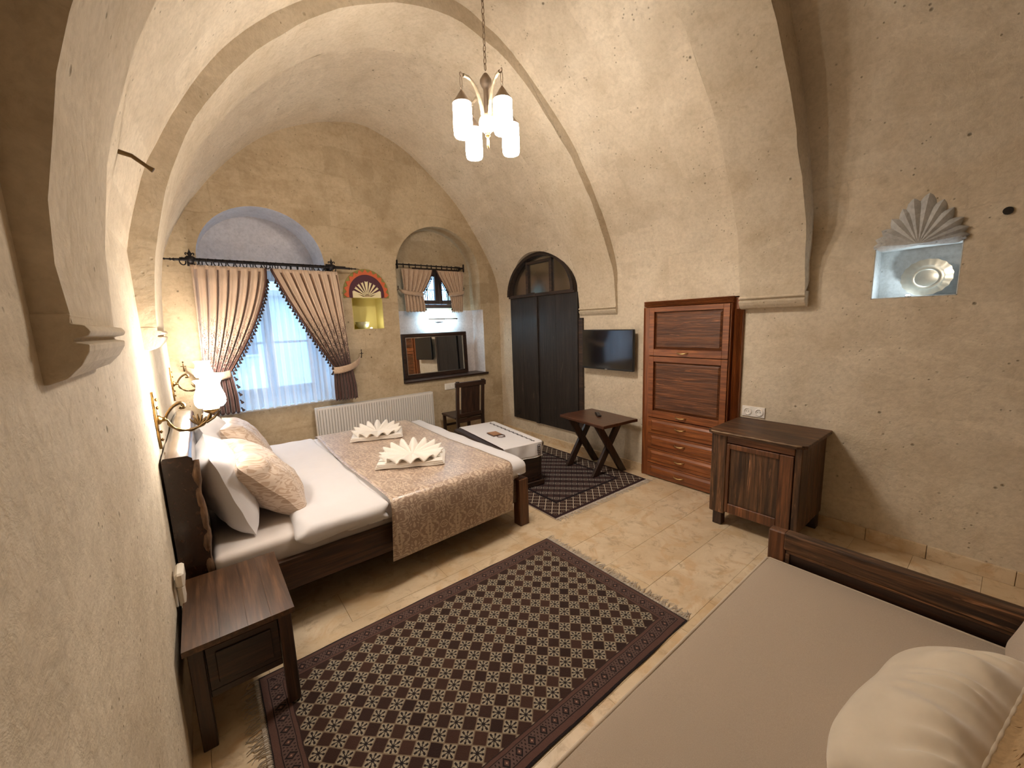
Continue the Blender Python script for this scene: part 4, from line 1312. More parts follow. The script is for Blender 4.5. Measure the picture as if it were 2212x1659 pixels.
# ================================================================ built-in red pine cupboard
wd = empty('built_in_cupboard', (3.52, 1.86, 0), label='tall reddish pine built-in cupboard with two panelled flaps above four drawers', cat='cupboard')
WX = 3.495
obj('carcass', MB().box(3.53, 3.88, 1.44, 2.305, .004, 1.745), M['cab_z'], wd)
obj('stile', MB().box(3.492, 3.56, 2.235, 2.302, .002, 1.70, c=.004), M['cab_z'], wd)
obj('stile', MB().box(3.480, 3.53, 1.476, 1.486, .002, 1.70, c=.004), M['cab_z'], wd)
def reeds(mb, a, b, along, lo, hi, x0, n, vert):
    w_ = (b - a) / n
    for k in range(n):
        c_ = a + (k + .5) * w_
        pts = [(x0 - .010 * math.sin(PI * t / 6), c_ - w_ / 2 * .92 + w_ * .92 * t / 6) for t in range(7)] + [(x0 + .03, c_ + w_ * .46), (x0 + .03, c_ - w_ * .46)]
        if vert:
            mb.prism([(p_[0], p_[1]) for p_ in pts], lo, hi, 'Z', smooth=False)
        else:
            vs = [(p_[0], lo, p_[1]) for p_ in pts] + [(p_[0], hi, p_[1]) for p_ in pts]
            m_ = len(pts)
            mb.add(vs, [tuple(range(m_)), tuple(range(2 * m_ - 1, m_ - 1, -1))] + [(i, (i + 1) % m_, m_ + (i + 1) % m_, m_ + i) for i in range(m_)])
    return mb
obj('reeded_trim', reeds(MB(), 1.703, 1.757, 'Y', 1.475, 2.303, 3.495, 6, False), M['cab_y'], wd)
obj('reeded_trim', reeds(MB(), 1.400, 1.472, 'Z', .002, 1.650, 3.520, 7, True), M['cab_z'], wd)
obj('reeded_trim', reeds(MB(), 2.283, 2.308, 'Z', .002, 1.70, 3.498, 3, True), M['cab_z'], wd)
def brass_handle(ctr, L, parent, m='brass'):
    y, z = ctr[1], ctr[2]; x = ctr[0]
    pts = [(x, y - L / 2, z), (x - .012, y - L / 2 * .93, z - .001), (x - .022, y - L / 2 * .6, z - .005), (x - .026, y, z - .008), (x - .022, y + L / 2 * .6, z - .005), (x - .012, y + L / 2 * .93, z - .001), (x, y + L / 2, z)]
    P = spline(pts, 18)
    h = obj('handle', MB().tube(P, [.0045 + .002 * math.sin(PI * k / 17) for k in range(18)], 8), M['handle_brass'], parent)
    return h
def raised(parent, y0, y1, z0, z1, m, x=3.483):
    """fielded panel: bevelled all round"""
    mb = MB()
    g = .022
    vs = [(x + .012, y0, z0), (x + .012, y1, z0), (x + .012, y1, z1), (x + .012, y0, z1), (x - .002, y0 + g, z0 + g), (x - .002, y1 - g, z0 + g), (x - .002, y1 - g, z1 - g), (x - .002, y0 + g, z1 - g)]
    mb.add(vs, [(0, 1, 5, 4), (1, 2, 6, 5), (2, 3, 7, 6), (3, 0, 4, 7), (4, 5, 6, 7), (3, 2, 1, 0)])
    return obj('panel', mb, m, parent)
for (z0, z1, pz0, pz1, hz) in ((1.237, 1.698, 1.300, 1.655, 1.262), (.628, 1.230, .695, 1.180, .655)):
    fl_ = MB()
    y0, y1 = 1.488, 2.232
    fl_.box(3.470, 3.498, y0, y0 + .052, z0, z1, c=.002); fl_.box(3.470, 3.498, y1 - .052, y1, z0, z1, c=.002)
    fl_.box(3.470, 3.498, y0 + .052, y1 - .052, pz1, z1, c=.002); fl_.box(3.470, 3.498, y0 + .052, y1 - .052, z0, pz0, c=.002)
    flap = obj('flap_door', fl_, M['cab_y'], wd)
    obj('door_board', MB().box(3.499, 3.515, y0, y1, z0, z1), M['cab_y'], wd)
    raised(flap, y0 + .056, y1 - .056, pz0 + .004, pz1 - .004, M['cab_panel'], 3.482)
    brass_handle((3.470, 1.885, hz + .012), .098, flap)
for k, (z0, z1) in enumerate(((.462, .618), (.306, .456), (.152, .300), (.012, .146))):
    dm = MB().box(3.478, 3.505, 1.488, 2.232, z0, z1, c=.002)
    dr = obj('drawer', dm, M['cab_y'], wd)
    raised(dr, 1.51, 2.20, z0 + .022, z1 - .018, M['cab_y'], 3.468)
    brass_handle((3.467, 1.885, z1 - .065), .098, dr)

# ================================================================ brown console cabinet
cs = empty('console_cabinet', (3.27, 1.09, 0), label='brown rustic wooden cabinet with worn top edge, standing before the sockets', cat='cabinet')
top = MB()
edge_pts = []
for k in range(25):
    t = k / 24
    edge_pts.append((2.968 + .006 * nz((t * 9, 1, 1), 1.0) + (.03 * max(0, 1 - t * 9) ** 2) + (.03 * max(0, 1 - (1 - t) * 9) ** 2), .765 + .632 * t))
top.prism(edge_pts + [(3.536, 1.397), (3.536, .765)], .724, .751, 'Z')
obj('cabinet_top', top, M['walnut_y'], cs, bevel=.004)
we = MB().tube([(a - .005, b, .747) for a, b in edge_pts[1:-1]], [.006 + .002 * math.sin(k * 1.9) for k in range(23)], 6)
obj('worn_edge', we, M['pale_edge'], cs)
obj('side_panel', MB().box(3.012, 3.528, .805, .825, .125, .723, c=.002), M['walnut_z'], cs)
for k in range(4):
    obj('plank', MB().box(3.055 + k * .118, 3.171 + k * .118, .793, .8045, .126, .722, c=.002), M['walnut_z'], cs)
obj('side_panel', MB().box(3.012, 3.528, 1.345, 1.365, .125, .723, c=.002), M['walnut_z'], cs)
obj('back_panel', MB().box(3.51, 3.53, .826, 1.344, .125, .72), M['walnut_z'], cs)
obj('bottom_board', MB().box(3.03, 3.51, .826, 1.344, .13, .15), M['walnut_y'], cs)
obj('corner_post', MB().box(2.998, 3.052, .790, .832, .112, .723, c=.005), M['walnut_z'], cs)
obj('stile', MB().box(2.994, 3.028, 1.262, 1.372, .105, .723, c=.006), M['walnut_z'], cs)
obj('top_rail', MB().box(2.999, 3.03, .834, 1.2605, .668, .722, c=.003), M['red_y'], cs)
dd = MB()
dd.box(2.992, 3.016, .836, .918, .125, .662, c=.003); dd.box(2.992, 3.016, 1.238, 1.259, .125, .662, c=.003)
dd.box(2.992, 3.016, .919, 1.237, .625, .662, c=.003); dd.box(2.992, 3.016, .919, 1.237, .125, .198, c=.003)
door_ = obj('door', dd, M['red_z'], cs)
for k in range(3):
    obj('panel_board', MB().box(3.004, 3.013, .920 + k * .1055, .9245 + (k + 1) * .1055 - .005, .199, .624, c=.001), M['walnut_z'], door_)
for x0 in (3.012, 3.455):
    for y0 in (.80, 1.285):
        obj('leg', MB().box(x0, x0 + .065, y0, y0 + .065, .001, .125, c=.003), M['dark_wood_z'], cs)

# ================================================================ wall sockets
def socket(x0, face, n, label, horiz='Y', h=.086, w=.086, blank=0):
    """n rocker modules in one plate; face = outward normal axis sign"""
    s = empty('power_socket', x0, 0, label=label, cat='socket')
    mb = MB()
    ax = horiz
    tot = n * w
    def B(u0, u1, d0, d1, z0, z1, c=0.0):
        if ax == 'Y':  # plate on right (-x facing) or left wall (+x facing)
            a, b = sorted((x0[0] + face * d0, x0[0] + face * d1))
            return MB().box(a, b, x0[1] + u0, x0[1] + u1, x0[2] + z0, x0[2] + z1, c=c)
        a, b = sorted((x0[1] + face * d0, x0[1] + face * d1))
        return MB().box(x0[0] + u0, x0[0] + u1, a, b, x0[2] + z0, x0[2] + z1, c=c)
    obj('plate', B(-tot / 2, tot / 2, 0, .010, -h / 2, h / 2, .003), M['plastic_white'], s)
    for k in range(n):
        c_ = -tot / 2 + (k + .5) * w
        if k < blank:
            obj('rocker', B(c_ - .03, c_ + .03, .0102, .015, -.03, .03, .002), M['plastic_white'], s)
            continue
        if ax == 'Y':
            mt_ = Matrix.Translation((x0[0] + face * .0102, x0[1] + c_, x0[2])) @ Matrix.Rotation(face * PI / 2, 4, 'Y')
        else:
            mt_ = Matrix.Translation((x0[0] + c_, x0[1] + face * .0102, x0[2])) @ Matrix.Rotation(-face * PI / 2, 4, 'X')
        ring_ = obj('outlet_ring', MB().lathe([(.0325, 0), (.0325, .004), (.028, .006), (.0235, .006), (.0225, -.0), (.0, -.0)], 24, mt_, caps=False), M['plastic_white'], s)
        pin = MB()
        for sgn in (-1, 1):
            pin.lathe([(.0032, 0), (.0032, .0015), (.0, .0015)], 8, mt_ @ Matrix.Translation((0, sgn * .0095, 0)))
        obj('pin_hole', pin, M['black_plastic'], ring_)
    return s
socket((3.54, 1.293, .808), -1, 2, 'white double power socket on the right wall above the brown cabinet')
socket((2.655, 4.75, .775), -1, 2, 'white socket with blank cover under the mirror shelf', 'X', blank=1)
tw = socket((-.20, 2.16, .49), 1, 1, 'ivory wall socket low on the left wall beside the nightstand', 'Y')
obj('adapter', MB().box(-.188, -.158, 2.10, 2.215, .535, .60, c=.008), M['plastic'], tw)
obj('adapter', MB().box(-.188, -.165, 2.12, 2.20, .44, .53, c=.006), M['plastic'], tw)

# ================================================================ television
tv = empty('television', (3.45, 2.73, 1.28), label='black flat television on a wall bracket between the old door and the cupboard', cat='television')
obj('tv_body', MB().box(3.446, 3.480, 2.392, 3.072, 1.063, 1.494, c=.006), M['black_plastic'], tv)
obj('screen', MB().box(3.4445, 3.4458, 2.402, 3.062, 1.082, 1.484), M['screen'], tv)
obj('nameplate', MB().box(3.4440, 3.4458, 2.716, 2.748, 1.068, 1.074), M['steel'], tv)
br_ = MB(); br_.box(3.48, 3.505, 2.60, 2.86, 1.17, 1.40, c=.004); br_.box(3.505, 3.54, 2.68, 2.78, 1.22, 1.35)
obj('wall_bracket', br_, M['iron'], tv)

# ================================================================ radiator
rd = empty('radiator', (1.635, 4.68, .17), label='long white ribbed panel radiator on the far wall under the window', cat='radiator')
x0, x1, z0, z1 = .935, 2.335, .175, .752
rp = MB()
nrib = 46
pw = (x1 - x0 - .02) / nrib
prof = []
for k in range(nrib):
    a = x0 + .01 + k * pw
    prof += [(a, 4.640), (a + pw * .50, 4.640), (a + pw * .60, 4.656), (a + pw * .80, 4.656), (a + pw * .92, 4.640)]
prof += [(x1 - .01, 4.640)]
vs = []; fs = []
for (x, y) in prof:
    vs += [(x, 4.642, z0), (x, 4.640, z0 + .02), (x, y, z0 + .05), (x, y, z1 - .045), (x, 4.640, z1 - .02), (x, 4.642, z1 - .012)]
for i in range(len(prof) - 1):
    for j in range(5):
        fs.append((i * 6 + j, (i + 1) * 6 + j, (i + 1) * 6 + j + 1, i * 6 + j + 1))
rp.add(vs, fs, False)
obj('ribbed_panel', rp, M['radiator'], rd, solid=.003, offset=-1)
obj('rear_panel', MB().box(x0 + .01, x1 - .01, 4.70, 4.712, z0, z1 - .02), M['radiator'], rd)
gt = MB()
gt.box(x0 + .006, x1 - .006, 4.640, 4.652, z1 - .012, z1)
gt.box(x0 + .006, x1 - .006, 4.702, 4.714, z1 - .012, z1)
for k in range(90):
    x = x0 + .012 + k * (x1 - x0 - .028) / 89
    gt.box(x, x + .004, 4.652, 4.702, z1 - .008, z1 - .001)
obj('top_grille', gt, M['radiator'], rd)
for xx in (x0, x1 - .006):
    obj('side_cover', MB().box(xx, xx + .006, 4.638, 4.716, z0 + .01, z1, c=.002), M['radiator'], rd)
for xx in (x0 + .15, x1 - .2):
    obj('bracket', MB().box(xx, xx + .04, 4.714, 4.752, z0 + .1, z1 - .1), M['radiator'], rd)
obj('valve_pipe', MB().tube([(x0 + .04, 4.68, z0 + .02), (x0 + .04, 4.68, .0)], .008, 8), M['radiator'], rd)

# ================================================================ chair
cr = empty('dining_chair', (2.62, 4.30, 0), math.radians(-3), label='dark wooden chair with a solid back splat under the mirror shelf', cat='chair')
def CB(name, *a, m='dark_wood_z', c=.004, mat=None):
    return obj(name, MB().box(*a, c=c, mat=mat), M[m], cr, local=True)
for sx in (-.198, .160):
    lg = MB()
    x = sx
    pts = [(-.10, .004), (-.095, .44), (-.115, .70), (-.140, .915)]
    vs = []
    for (y, z) in pts:
        hw = .017
        vs += [(x, y - hw, z), (x + .038, y - hw, z), (x + .038, y + hw, z), (x, y + hw, z)]
    fs = [(0, 3, 2, 1), (12, 13, 14, 15)]
    for i in range(3):
        for k in range(4):
            fs.append((i * 4 + k, i * 4 + (k + 1) % 4, (i + 1) * 4 + (k + 1) % 4, (i + 1) * 4 + k))
    lg.add(vs, fs)
    obj('leg', lg, M['dark_wood_z'], cr, local=True, bevel=.003)
    CB('leg', sx, sx + .038, .265, .300, .004, .432)
CB('seat', -.205, .205, -.075, .315, .434, .458, m='dark_wood', c=.006)
sh_ = Matrix.Translation((0, -.10, .46)) @ Matrix.Rotation(math.radians(5.5), 4, 'X')
CB('top_rail', -.215, .215, -.018, .012, .385, .445, m='dark_wood', mat=sh_)
CB('back_splat', -.132, .132, -.008, .006, .018, .384, mat=sh_)
CB('lower_rail', -.160, .160, -.012, .010, .000, .05, m='dark_wood', mat=sh_)
for sx in (-.19, .17):
    CB('stretcher', sx, sx + .02, -.08, .265, .20, .225, m='dark_wood_y')
CB('stretcher', -.160, .160, .275, .292, .28, .31, m='dark_wood')
CB('stretcher', -.160, .160, -.105, -.088, .24, .265, m='dark_wood')
CB('seat_apron', -.160, .160, -.085, -.07, .385, .433, m='dark_wood')

# ================================================================ mirror shelf, mirror, picture lamp
sf = tag(obj('mirror_shelf', MB().box(2.005, 3.285, 4.715, 5.02, .8865, .912, c=.004), M['dark_wood'], bevel=.002), 'dark wooden shelf board along the bottom of the mirror niche', 'shelf')
mr = empty('wall_mirror', (2.57, 4.93, .913), label='rectangular mirror in a wide stepped dark frame standing on the niche shelf', cat='mirror')
tilt = Matrix.Translation((2.575, 4.93, .914)) @ Matrix.Rotation(math.radians(-1.5), 4, 'X')
a, b, c_, d_ = -.485, .485, .002, .588
def miter(inset0, inset1, y0, y1, mname, name):
    for side in range(4):
        O = [(a + inset0, c_ + inset0), (b - inset0, c_ + inset0), (b - inset0, d_ - inset0), (a + inset0, d_ - inset0)]
        I = [(a + inset1, c_ + inset1), (b - inset1, c_ + inset1), (b - inset1, d_ - inset1), (a + inset1, d_ - inset1)]
        q = [O[side], O[(side + 1) % 4], I[(side + 1) % 4], I[side]]
        mb = MB()
        mb.add([(x, y0, z) for x, z in q] + [(x, y1, z) for x, z in q], [(0, 1, 2, 3), (7, 6, 5, 4), (0, 4, 5, 1), (1, 5, 6, 2), (2, 6, 7, 3), (3, 7, 4, 0)], mat=tilt)
        obj(name, mb, M[mname], mr)
miter(0, .028, -.022, .015, 'dark_wood', 'frame_rail')
miter(.028, .048, -.010, .015, 'dark_wood', 'inner_moulding')
miter(.048, .056, -.014, .012, 'steel', 'silver_slip')
obj('mirror_glass', MB().box(a + .056, b - .056, -.001, .004, c_ + .056, d_ - .056, mat=tilt), M['mirror'], mr)
pl = empty('picture_lamp', (2.69, 5.0, 1.66), label='slim chrome bar lamp glowing cool white above the mirror', cat='lamp')
obj('wall_box', MB().box(2.625, 2.755, 4.985, 5.019, 1.645, 1.69, c=.004), M['steel'], pl)
obj('arm', MB().box(2.665, 2.715, 4.90, 4.99, 1.675, 1.687, c=.003), M['steel'], pl)
obj('lamp_bar', MB().box(2.46, 2.90, 4.865, 4.90, 1.674, 1.692, c=.004), M['steel'], pl)
obj('light_strip', MB().box(2.475, 2.885, 4.9003, 4.9045, 1.671, 1.684), M['led_blue'], pl)

# ================================================================ yellow niche: bowl and painted fan hood
bw = empty('metal_bowl', (1.615, 4.86, 1.5905), label='small round metal bowl standing in the little yellow wall niche', cat='bowl')
obj('bowl_shell', MB().lathe([(.030, 0), (.045, .004), (.062, .022), (.074, .05), (.080, .078), (.0775, .079), (.070, .05), (.056, .024), (.035, .010), (.0, .009)], 32, Matrix.Translation((1.59, 4.86, 1.5905)), caps=False), M['bowl'], bw)
obj('bowl_rim', MB().tube([(1.59 + .080 * math.cos(k * PI / 16), 4.86 + .080 * math.sin(k * PI / 16), 1.669) for k in range(32)], .0025, 6, closed=True), M['bowl'], bw)
sp = empty('niche_spotlight', (1.66, 4.775, 1.59), label='tiny glowing spotlight set in the sill of the yellow niche', cat='lamp')
obj('spot_rim', MB().lathe([(.018, 0), (.018, .004), (.013, .006), (.0, .006)], 16, Matrix.Translation((1.66, 4.778, 1.5895)), caps=False), M['steel'], sp)
obj('spot_lens', MB().lathe([(.012, 0), (.009, .006), (.0, .008)], 16, Matrix.Translation((1.66, 4.778, 1.5955)), caps=False), M['led_warm'], sp)

def fan_hood(origin, xdir, ndir, label, R0=.262):
    """painted half-round fan on the wall; local x along the wall, y out of the wall, z up"""
    f = empty('painted_fan_hood', origin, 0, label=label, cat='ornament')
    X = Vector(xdir); N = Vector(ndir)
    mt_ = Matrix(((X.x, N.x, 0, origin[0]), (X.y, N.y, 0, origin[1]), (X.z, N.z, 1, origin[2]), (0, 0, 0, 1)))
    def flat(pts, d0, d1):
        n = len(pts)
        vs = [(p_[0], d0, p_[1]) for p_ in pts] + [(p_[0], d1, p_[1]) for p_ in pts]
        return MB().add(vs, [tuple(range(n)), tuple(range(2 * n - 1, n - 1, -1))] + [(i, (i + 1) % n, n + (i + 1) % n, n + i) for i in range(n)], mat=mt_)
    def arc(r, a0, a1, n, sy=1.08):
        return [(r * math.cos(a0 + (a1 - a0) * k / n), r * sy * math.sin(a0 + (a1 - a0) * k / n)) for k in range(n + 1)]
    a0, a1 = math.radians(-9), math.radians(189)
    obj('outer_band', flat(arc(R0, a0, a1, 40) + arc(R0 * .78, a1, a0, 40), 0, .008), M['green'], f)
    nz_ = 13
    for k in range(nz_):
        t0 = a0 + (a1 - a0) * k / nz_; t1 = a0 + (a1 - a0) * (k + 1) / nz_; tm = (t0 + t1) / 2
        ri, rb, rt_ = R0 * .775, R0 * .86, R0 * .985
        P = lambda r, t: (r * math.cos(t), r * 1.08 * math.sin(t))
        obj('zigzag_point', flat([P(ri, t0), P(rb, t0), P(rt_, tm), P(rb, t1), P(ri, t1)], .0081, .015), M['orange'], f)
    obj('maroon_fan', flat(arc(R0 * .775, a0, a1, 40) + [(-R0 * .60, -.045), (-R0 * .60, .02), (R0 * .60, .02), (R0 * .60, -.045)], 0, .016), M['purple'], f)
    obj('cream_base', flat([(-R0 * .62, -.04), (-R0 * .62, .035), (-.05, -.03), (.05, -.03), (R0 * .62, .035), (R0 * .62, -.04)], .0161, .020), M['cream_paint'], f)
    for k in range(9):
        t = math.radians(90 + (k - 4) * 17.5)
        r0_, r1_ = .030, R0 * .64 * (1.04 if k == 4 else 1)
        hw0, hw1 = .003, .0125 if k != 4 else .020
        d = Vector((math.cos(t), math.sin(t))); n_ = Vector((-d.y, d.x))
        o_ = Vector((0, -.028))
        q = [o_ + d * r0_ - n_ * hw0, o_ + d * r1_ - n_ * hw1, o_ + d * (r1_ - .008), o_ + d * r1_ + n_ * hw1, o_ + d * r0_ + n_ * hw0]
        obj('cream_ray', flat([(p_.x, p_.y) for p_ in q], .0165, .0215), M['cream_paint'], f)
    return f
fan_hood((1.628, 4.750, 1.985), (1, 0, 0), (0, -1, 0), 'painted half-round fan in orange, green and maroon above the yellow niche')
fan_hood((-.20, 4.30, 1.86), (0, 1, 0), (1, 0, 0), 'painted fan hood on the left wall, only a red sliver showing past the rib')

# ================================================================ carved shell hood and silver plate
shl = empty('carved_shell_hood', (3.53, .43, 1.99), label='grey stone hood carved as a pointed shell over the square niche', cat='ornament')
tips = [(.632, 2.005), (.625, 2.045), (.600, 2.095), (.560, 2.155), (.515, 2.205), (.470, 2.250), (.405, 2.275), (.345, 2.225), (.305, 2.165), (.262, 2.105), (.240, 2.050), (.232, 2.008)]
oy, oz = .432, 1.988
for k, (ty, tz) in enumerate(tips):
    d = Vector((0, ty - oy, tz - oz)); L = d.length * (1.10 if k in (5, 6) else 1.04); d.normalize()
    side = Vector((1, 0, 0)).cross(d)
    wmax = .042 if k not in (5, 6) else .052
    def fn(a, b, d=d, L=L, side=side, wmax=wmax):
        th = a * 2 * PI
        w = .006 + (wmax - .006) * b ** .9
        if b > .74: w *= max(.02, 1 - ((b - .74) / .26) ** 1.6)
        r = L * b
        p = Vector((3.533, oy, oz)) + d * r + side * (w * math.cos(th)) + Vector((-1, 0, 0)) * (w * .72 * max(-.4, math.sin(th) - .35 * abs(math.cos(th * 1.0)) ** .5 * (math.sin(th) > 0)) + .006)
        return p
    obj('lobe', MB().grid(fn, 12, 14, closeu=True), M['shell_stone'], shl)
obj('shell_base', MB().box(3.515, 3.545, .236, .636, 1.9895, 2.003, c=.003), M['shell_stone'], shl)
pt = empty('silver_plate', (3.64, .395, 1.68), label='tarnished silver plate with scalloped rim leaning in the square wall niche', cat='plate')
mt_ = Matrix.Translation((3.650, .392, 1.678 + .113)) @ Matrix.Rotation(math.radians(-90 + 14), 4, 'Y')
wob = lambda a_: 1 + .018 * math.cos(18 * a_)
obj('plate_rim', MB().lathe([(.078, .002), (.082, .004), (.100, .009), (.116, .014), (.117, .0125), (.101, .006), (.082, .001)], 72, mt_, wob=wob, caps=False), M['silver'], pt)
obj('plate_well', MB().lathe([(.0, -.004), (.050, -.004), (.054, -.001), (.060, -.004), (.070, -.002), (.079, .003)], 48, mt_, caps=False), M['silver'], pt)
sp = empty('niche_spotlight', (3.553, .455, 1.678), label='tiny cool spotlight in the floor of the shell niche, below the plate', cat='lamp')
obj('spot_rim', MB().lathe([(.016, 0), (.016, .004), (.012, .006), (.0, .006)], 16, Matrix.Translation((3.553, .455, 1.6775)), caps=False), M['steel'], sp)
obj('spot_lens', MB().lathe([(.011, 0), (.009, .005), (.0, .007)], 16, Matrix.Translation((3.553, .455, 1.6836)), caps=False), M['led_white'], sp)

# ================================================================ wall sconces
def flower(mb, q, s):
    mb.lathe([(.2 * s, 0), (.9 * s, .3 * s), (1.0 * s, .7 * s), (.5 * s, 1.0 * s), (.1 * s, 1.1 * s)], 8, Matrix.Translation(q))
def sconce(y, label):
    s = empty('wall_sconce', (-.2, y, 1.19), label=label, cat='lamp')
    bp = MB()
    out = [(-.010, .14), (-.005, .115), (-.020, .09), (-.016, .06), (-.032, .035), (-.034, 0), (-.030, -.03), (-.018, -.05), (-.026, -.08), (-.016, -.105), (-.008, -.12), (-.004, -.145)]
    out = out + [(-a_, b_) for a_, b_ in reversed(out)]
    bp.prism([(y + a_, 1.19 + b_) for a_, b_ in out], -.199, -.188, 'X')
    bp.lathe([(.024, 0), (.022, .008), (.012, .016), (.010, .03), (.0, .032)], 14, Matrix.Translation((-.188, y, 1.19)) @ Matrix.Rotation(PI / 2, 4, 'Y'))
    for k in range(4):
        bp.lathe([(.004, 0), (.010, .006), (.0, .012)], 8, Matrix.Translation((-.188, y, 1.19 + (-.10, -.06, .06, .10)[k])) @ Matrix.Rotation(PI / 2, 4, 'Y'), caps=False)
    obj('backplate', bp, M['brass'], s, bevel=.002)
    arm = spline([(-.185, y, 1.19), (-.155, y, 1.185), (-.145, y, 1.155), (-.115, y, 1.128), (-.07, y, 1.118), (-.025, y, 1.135), (.005, y, 1.160), (.018, y, 1.185)], 26)
    am = MB().tube(arm, [.008 + .002 * math.sin(k * 1.4) for k in range(26)], 8)
    obj('arm', am, M['bronze'], s)
    sc_ = spline([(-.160, y, 1.19), (-.15, y, 1.215), (-.128, y, 1.245), (-.098, y, 1.262), (-.082, y, 1.25), (-.088, y, 1.236), (-.10, y, 1.242)], 20)
    obj('scroll', MB().tube(sc_, [.006 + .004 * (k / 19) for k in range(20)], 8), M['bronze'], s)
    lf = MB()
    for k in range(5):
        a_ = math.radians(40 + k * 25)
        e = (-.035 + .045 * math.cos(a_), y, 1.14 + .055 * math.sin(a_))
        lf.tube([(-.035, y, 1.135), (-.035 + .028 * math.cos(a_), y + .004, 1.137 + .032 * math.sin(a_)), e], [.003, .007, .003], 6)
    lf.tube([(-.005, y, 1.145), (.03, y, 1.165), (.062, y, 1.20)], [.008, .007, .003], 6)
    obj('leaf_cluster', lf, M['bronze'], s)
    cup = Matrix.Translation((.025, y, 1.185))
    obj('cup', MB().lathe([(.010, 0), (.022, .012), (.034, .020), (.036, .028), (.020, .034), (.014, .04)], 16, cup), M['brass'], s)
    sh_p = [(.030, .035), (.054, .040), (.065, .056), (.0675, .076), (.064, .098), (.056, .122), (.050, .145), (.050, .160), (.056, .170), (.061, .178)]
    obj('shade', MB().lathe(sh_p, 28, cup, wob=lambda a_: 1 + .012 * math.cos(a_ * 9), caps=False), M['sconce_glass'], s)
    obj('bulb', MB().lathe([(.0, .150), (.030, .150), (.036, .160), (.030, .172), (.016, .179), (.0, .181)], 18, cup, caps=False), M['bulb_up'], s)
    return s
sconce(2.57, 'antique brass wall sconce with lit white shade above the near headboard end')
sconce(4.37, 'antique brass wall sconce with lit white shade at the window end of the headboard')

# ================================================================ chandelier
cx, cy = 1.625, 2.23
cd = empty('chandelier', (cx, cy, 2.75), label='small antique chandelier with four lit glass cylinder shades hanging on a chain', cat='chandelier')
T = Matrix.Translation((cx, cy, 0))
obj('ceiling_rose', MB().lathe([(.05, 3.80), (.048, 3.775), (.02, 3.755), (.008, 3.745)], 20, T), M['chand_metal'], cd)
link_m = None
zc = 3.735
k = 0
while zc > 3.165:
    if link_m is None:
        lm = MB().tube([(.0085 * math.cos(t * PI / 6), 0, .021 * math.sin(t * PI / 6)) for t in range(12)], .0028, 5, closed=True)
        first = obj('chain_link', lm, M['chand_metal'], cd, local=True)
        link_m = first; o_ = first
    else:
        o_ = inst(link_m, cd)
    o_.location = (0, 0, zc - 2.75); o_.rotation_euler = (0, 0, (k % 2) * PI / 2 + .3)
    zc -= .0345; k += 1
obj('stem', MB().lathe([(.004, 3.150), (.012, 3.145), (.022, 3.132), (.037, 3.108), (.038, 3.094), (.030, 3.075), (.019, 3.060), (.017, 3.05), (.0165, 2.92), (.018, 2.905)], 18, T), M['chand_metal'], cd)
obj('hub', MB().lathe([(.018, 2.91), (.036, 2.905), (.050, 2.885), (.056, 2.862), (.054, 2.84), (.040, 2.82), (.026, 2.81), (.018, 2.80)], 24, T), M['chand_cream'], cd)
obj('finial', MB().lathe([(.018, 2.802), (.014, 2.795), (.016, 2.785), (.008, 2.775), (.0075, 2.765), (.0095, 2.74), (.006, 2.715), (.002, 2.71)], 14, T), M['brass'], cd)
for kk in range(8):
    a_ = kk * PI / 4
    pass
for (jx, jy) in ((1.425, 2.205), (1.600, 2.035), (1.655, 2.435), (1.825, 2.245)):
    dx_, dy_ = jx - cx, jy - cy
    L = math.hypot(dx_, dy_); ux, uy = dx_ / L, dy_ / L
    P = spline([(cx + ux * .035, cy + uy * .035, 2.895), (cx + ux * .05, cy + uy * .05, 2.96), (cx + ux * .085, cy + uy * .085, 3.03), (cx + ux * .135, cy + uy * .135, 3.068), (cx + ux * (L - .02), cy + uy * (L - .02), 3.070)], 22)
    am = MB()
    for j in range(1):
        am.tube(P, [.0135 - .004 * t / 21 + .0012 * math.sin(t * 2.2) for t in range(22)], 10)
    arm_o = obj('arm', am, M['chand_cream'], cd)
    obj('hook', MB().tube(spline([(jx - ux * .02, jy - uy * .02, 3.07), (jx, jy, 3.078), (jx + ux * .006, jy + uy * .006, 3.066), (jx, jy, 3.055)], 10), .004, 6), M['chand_metal'], arm_o)
    TJ = Matrix.Translation((jx, jy, 0))
    jo = MB()
    for (zz, hh, rot_) in ((3.028, .034, 0), (2.990, .012, 1)):
        jo.tube([(jx + (.008 * math.cos(t * PI / 6) if not rot_ else 0), jy + (0 if not rot_ else .008 * math.cos(t * PI / 6)), zz + hh * math.sin(t * PI / 6)) for t in range(12)], .002, 5, closed=True)
    obj('hanger', jo, M['chand_metal'], arm_o)
    cap = obj('shade_cap', MB().lathe([(.005, 2.982), (.010, 2.975), (.022, 2.958), (.036, 2.935), (.056, 2.912), (.058, 2.905), (.0, 2.905)], 22, TJ, caps=False), M['chand_metal'], cd)
    obj('glass_shade', MB().lathe([(.050, 2.904), (.055, 2.896), (.056, 2.84), (.0575, 2.77), (.055, 2.735), (.050, 2.724)], 28, TJ, wob=lambda a_: 1 + .02 * abs(math.cos(a_ * 6)), caps=False), M['lamp_glass'], cd)
    obj('bulb', MB().lathe([(.0, 2.760), (.034, 2.758), (.040, 2.748), (.034, 2.736), (.018, 2.729), (.0, 2.727)], 18, TJ, caps=False), M['bulb_down'], cd)
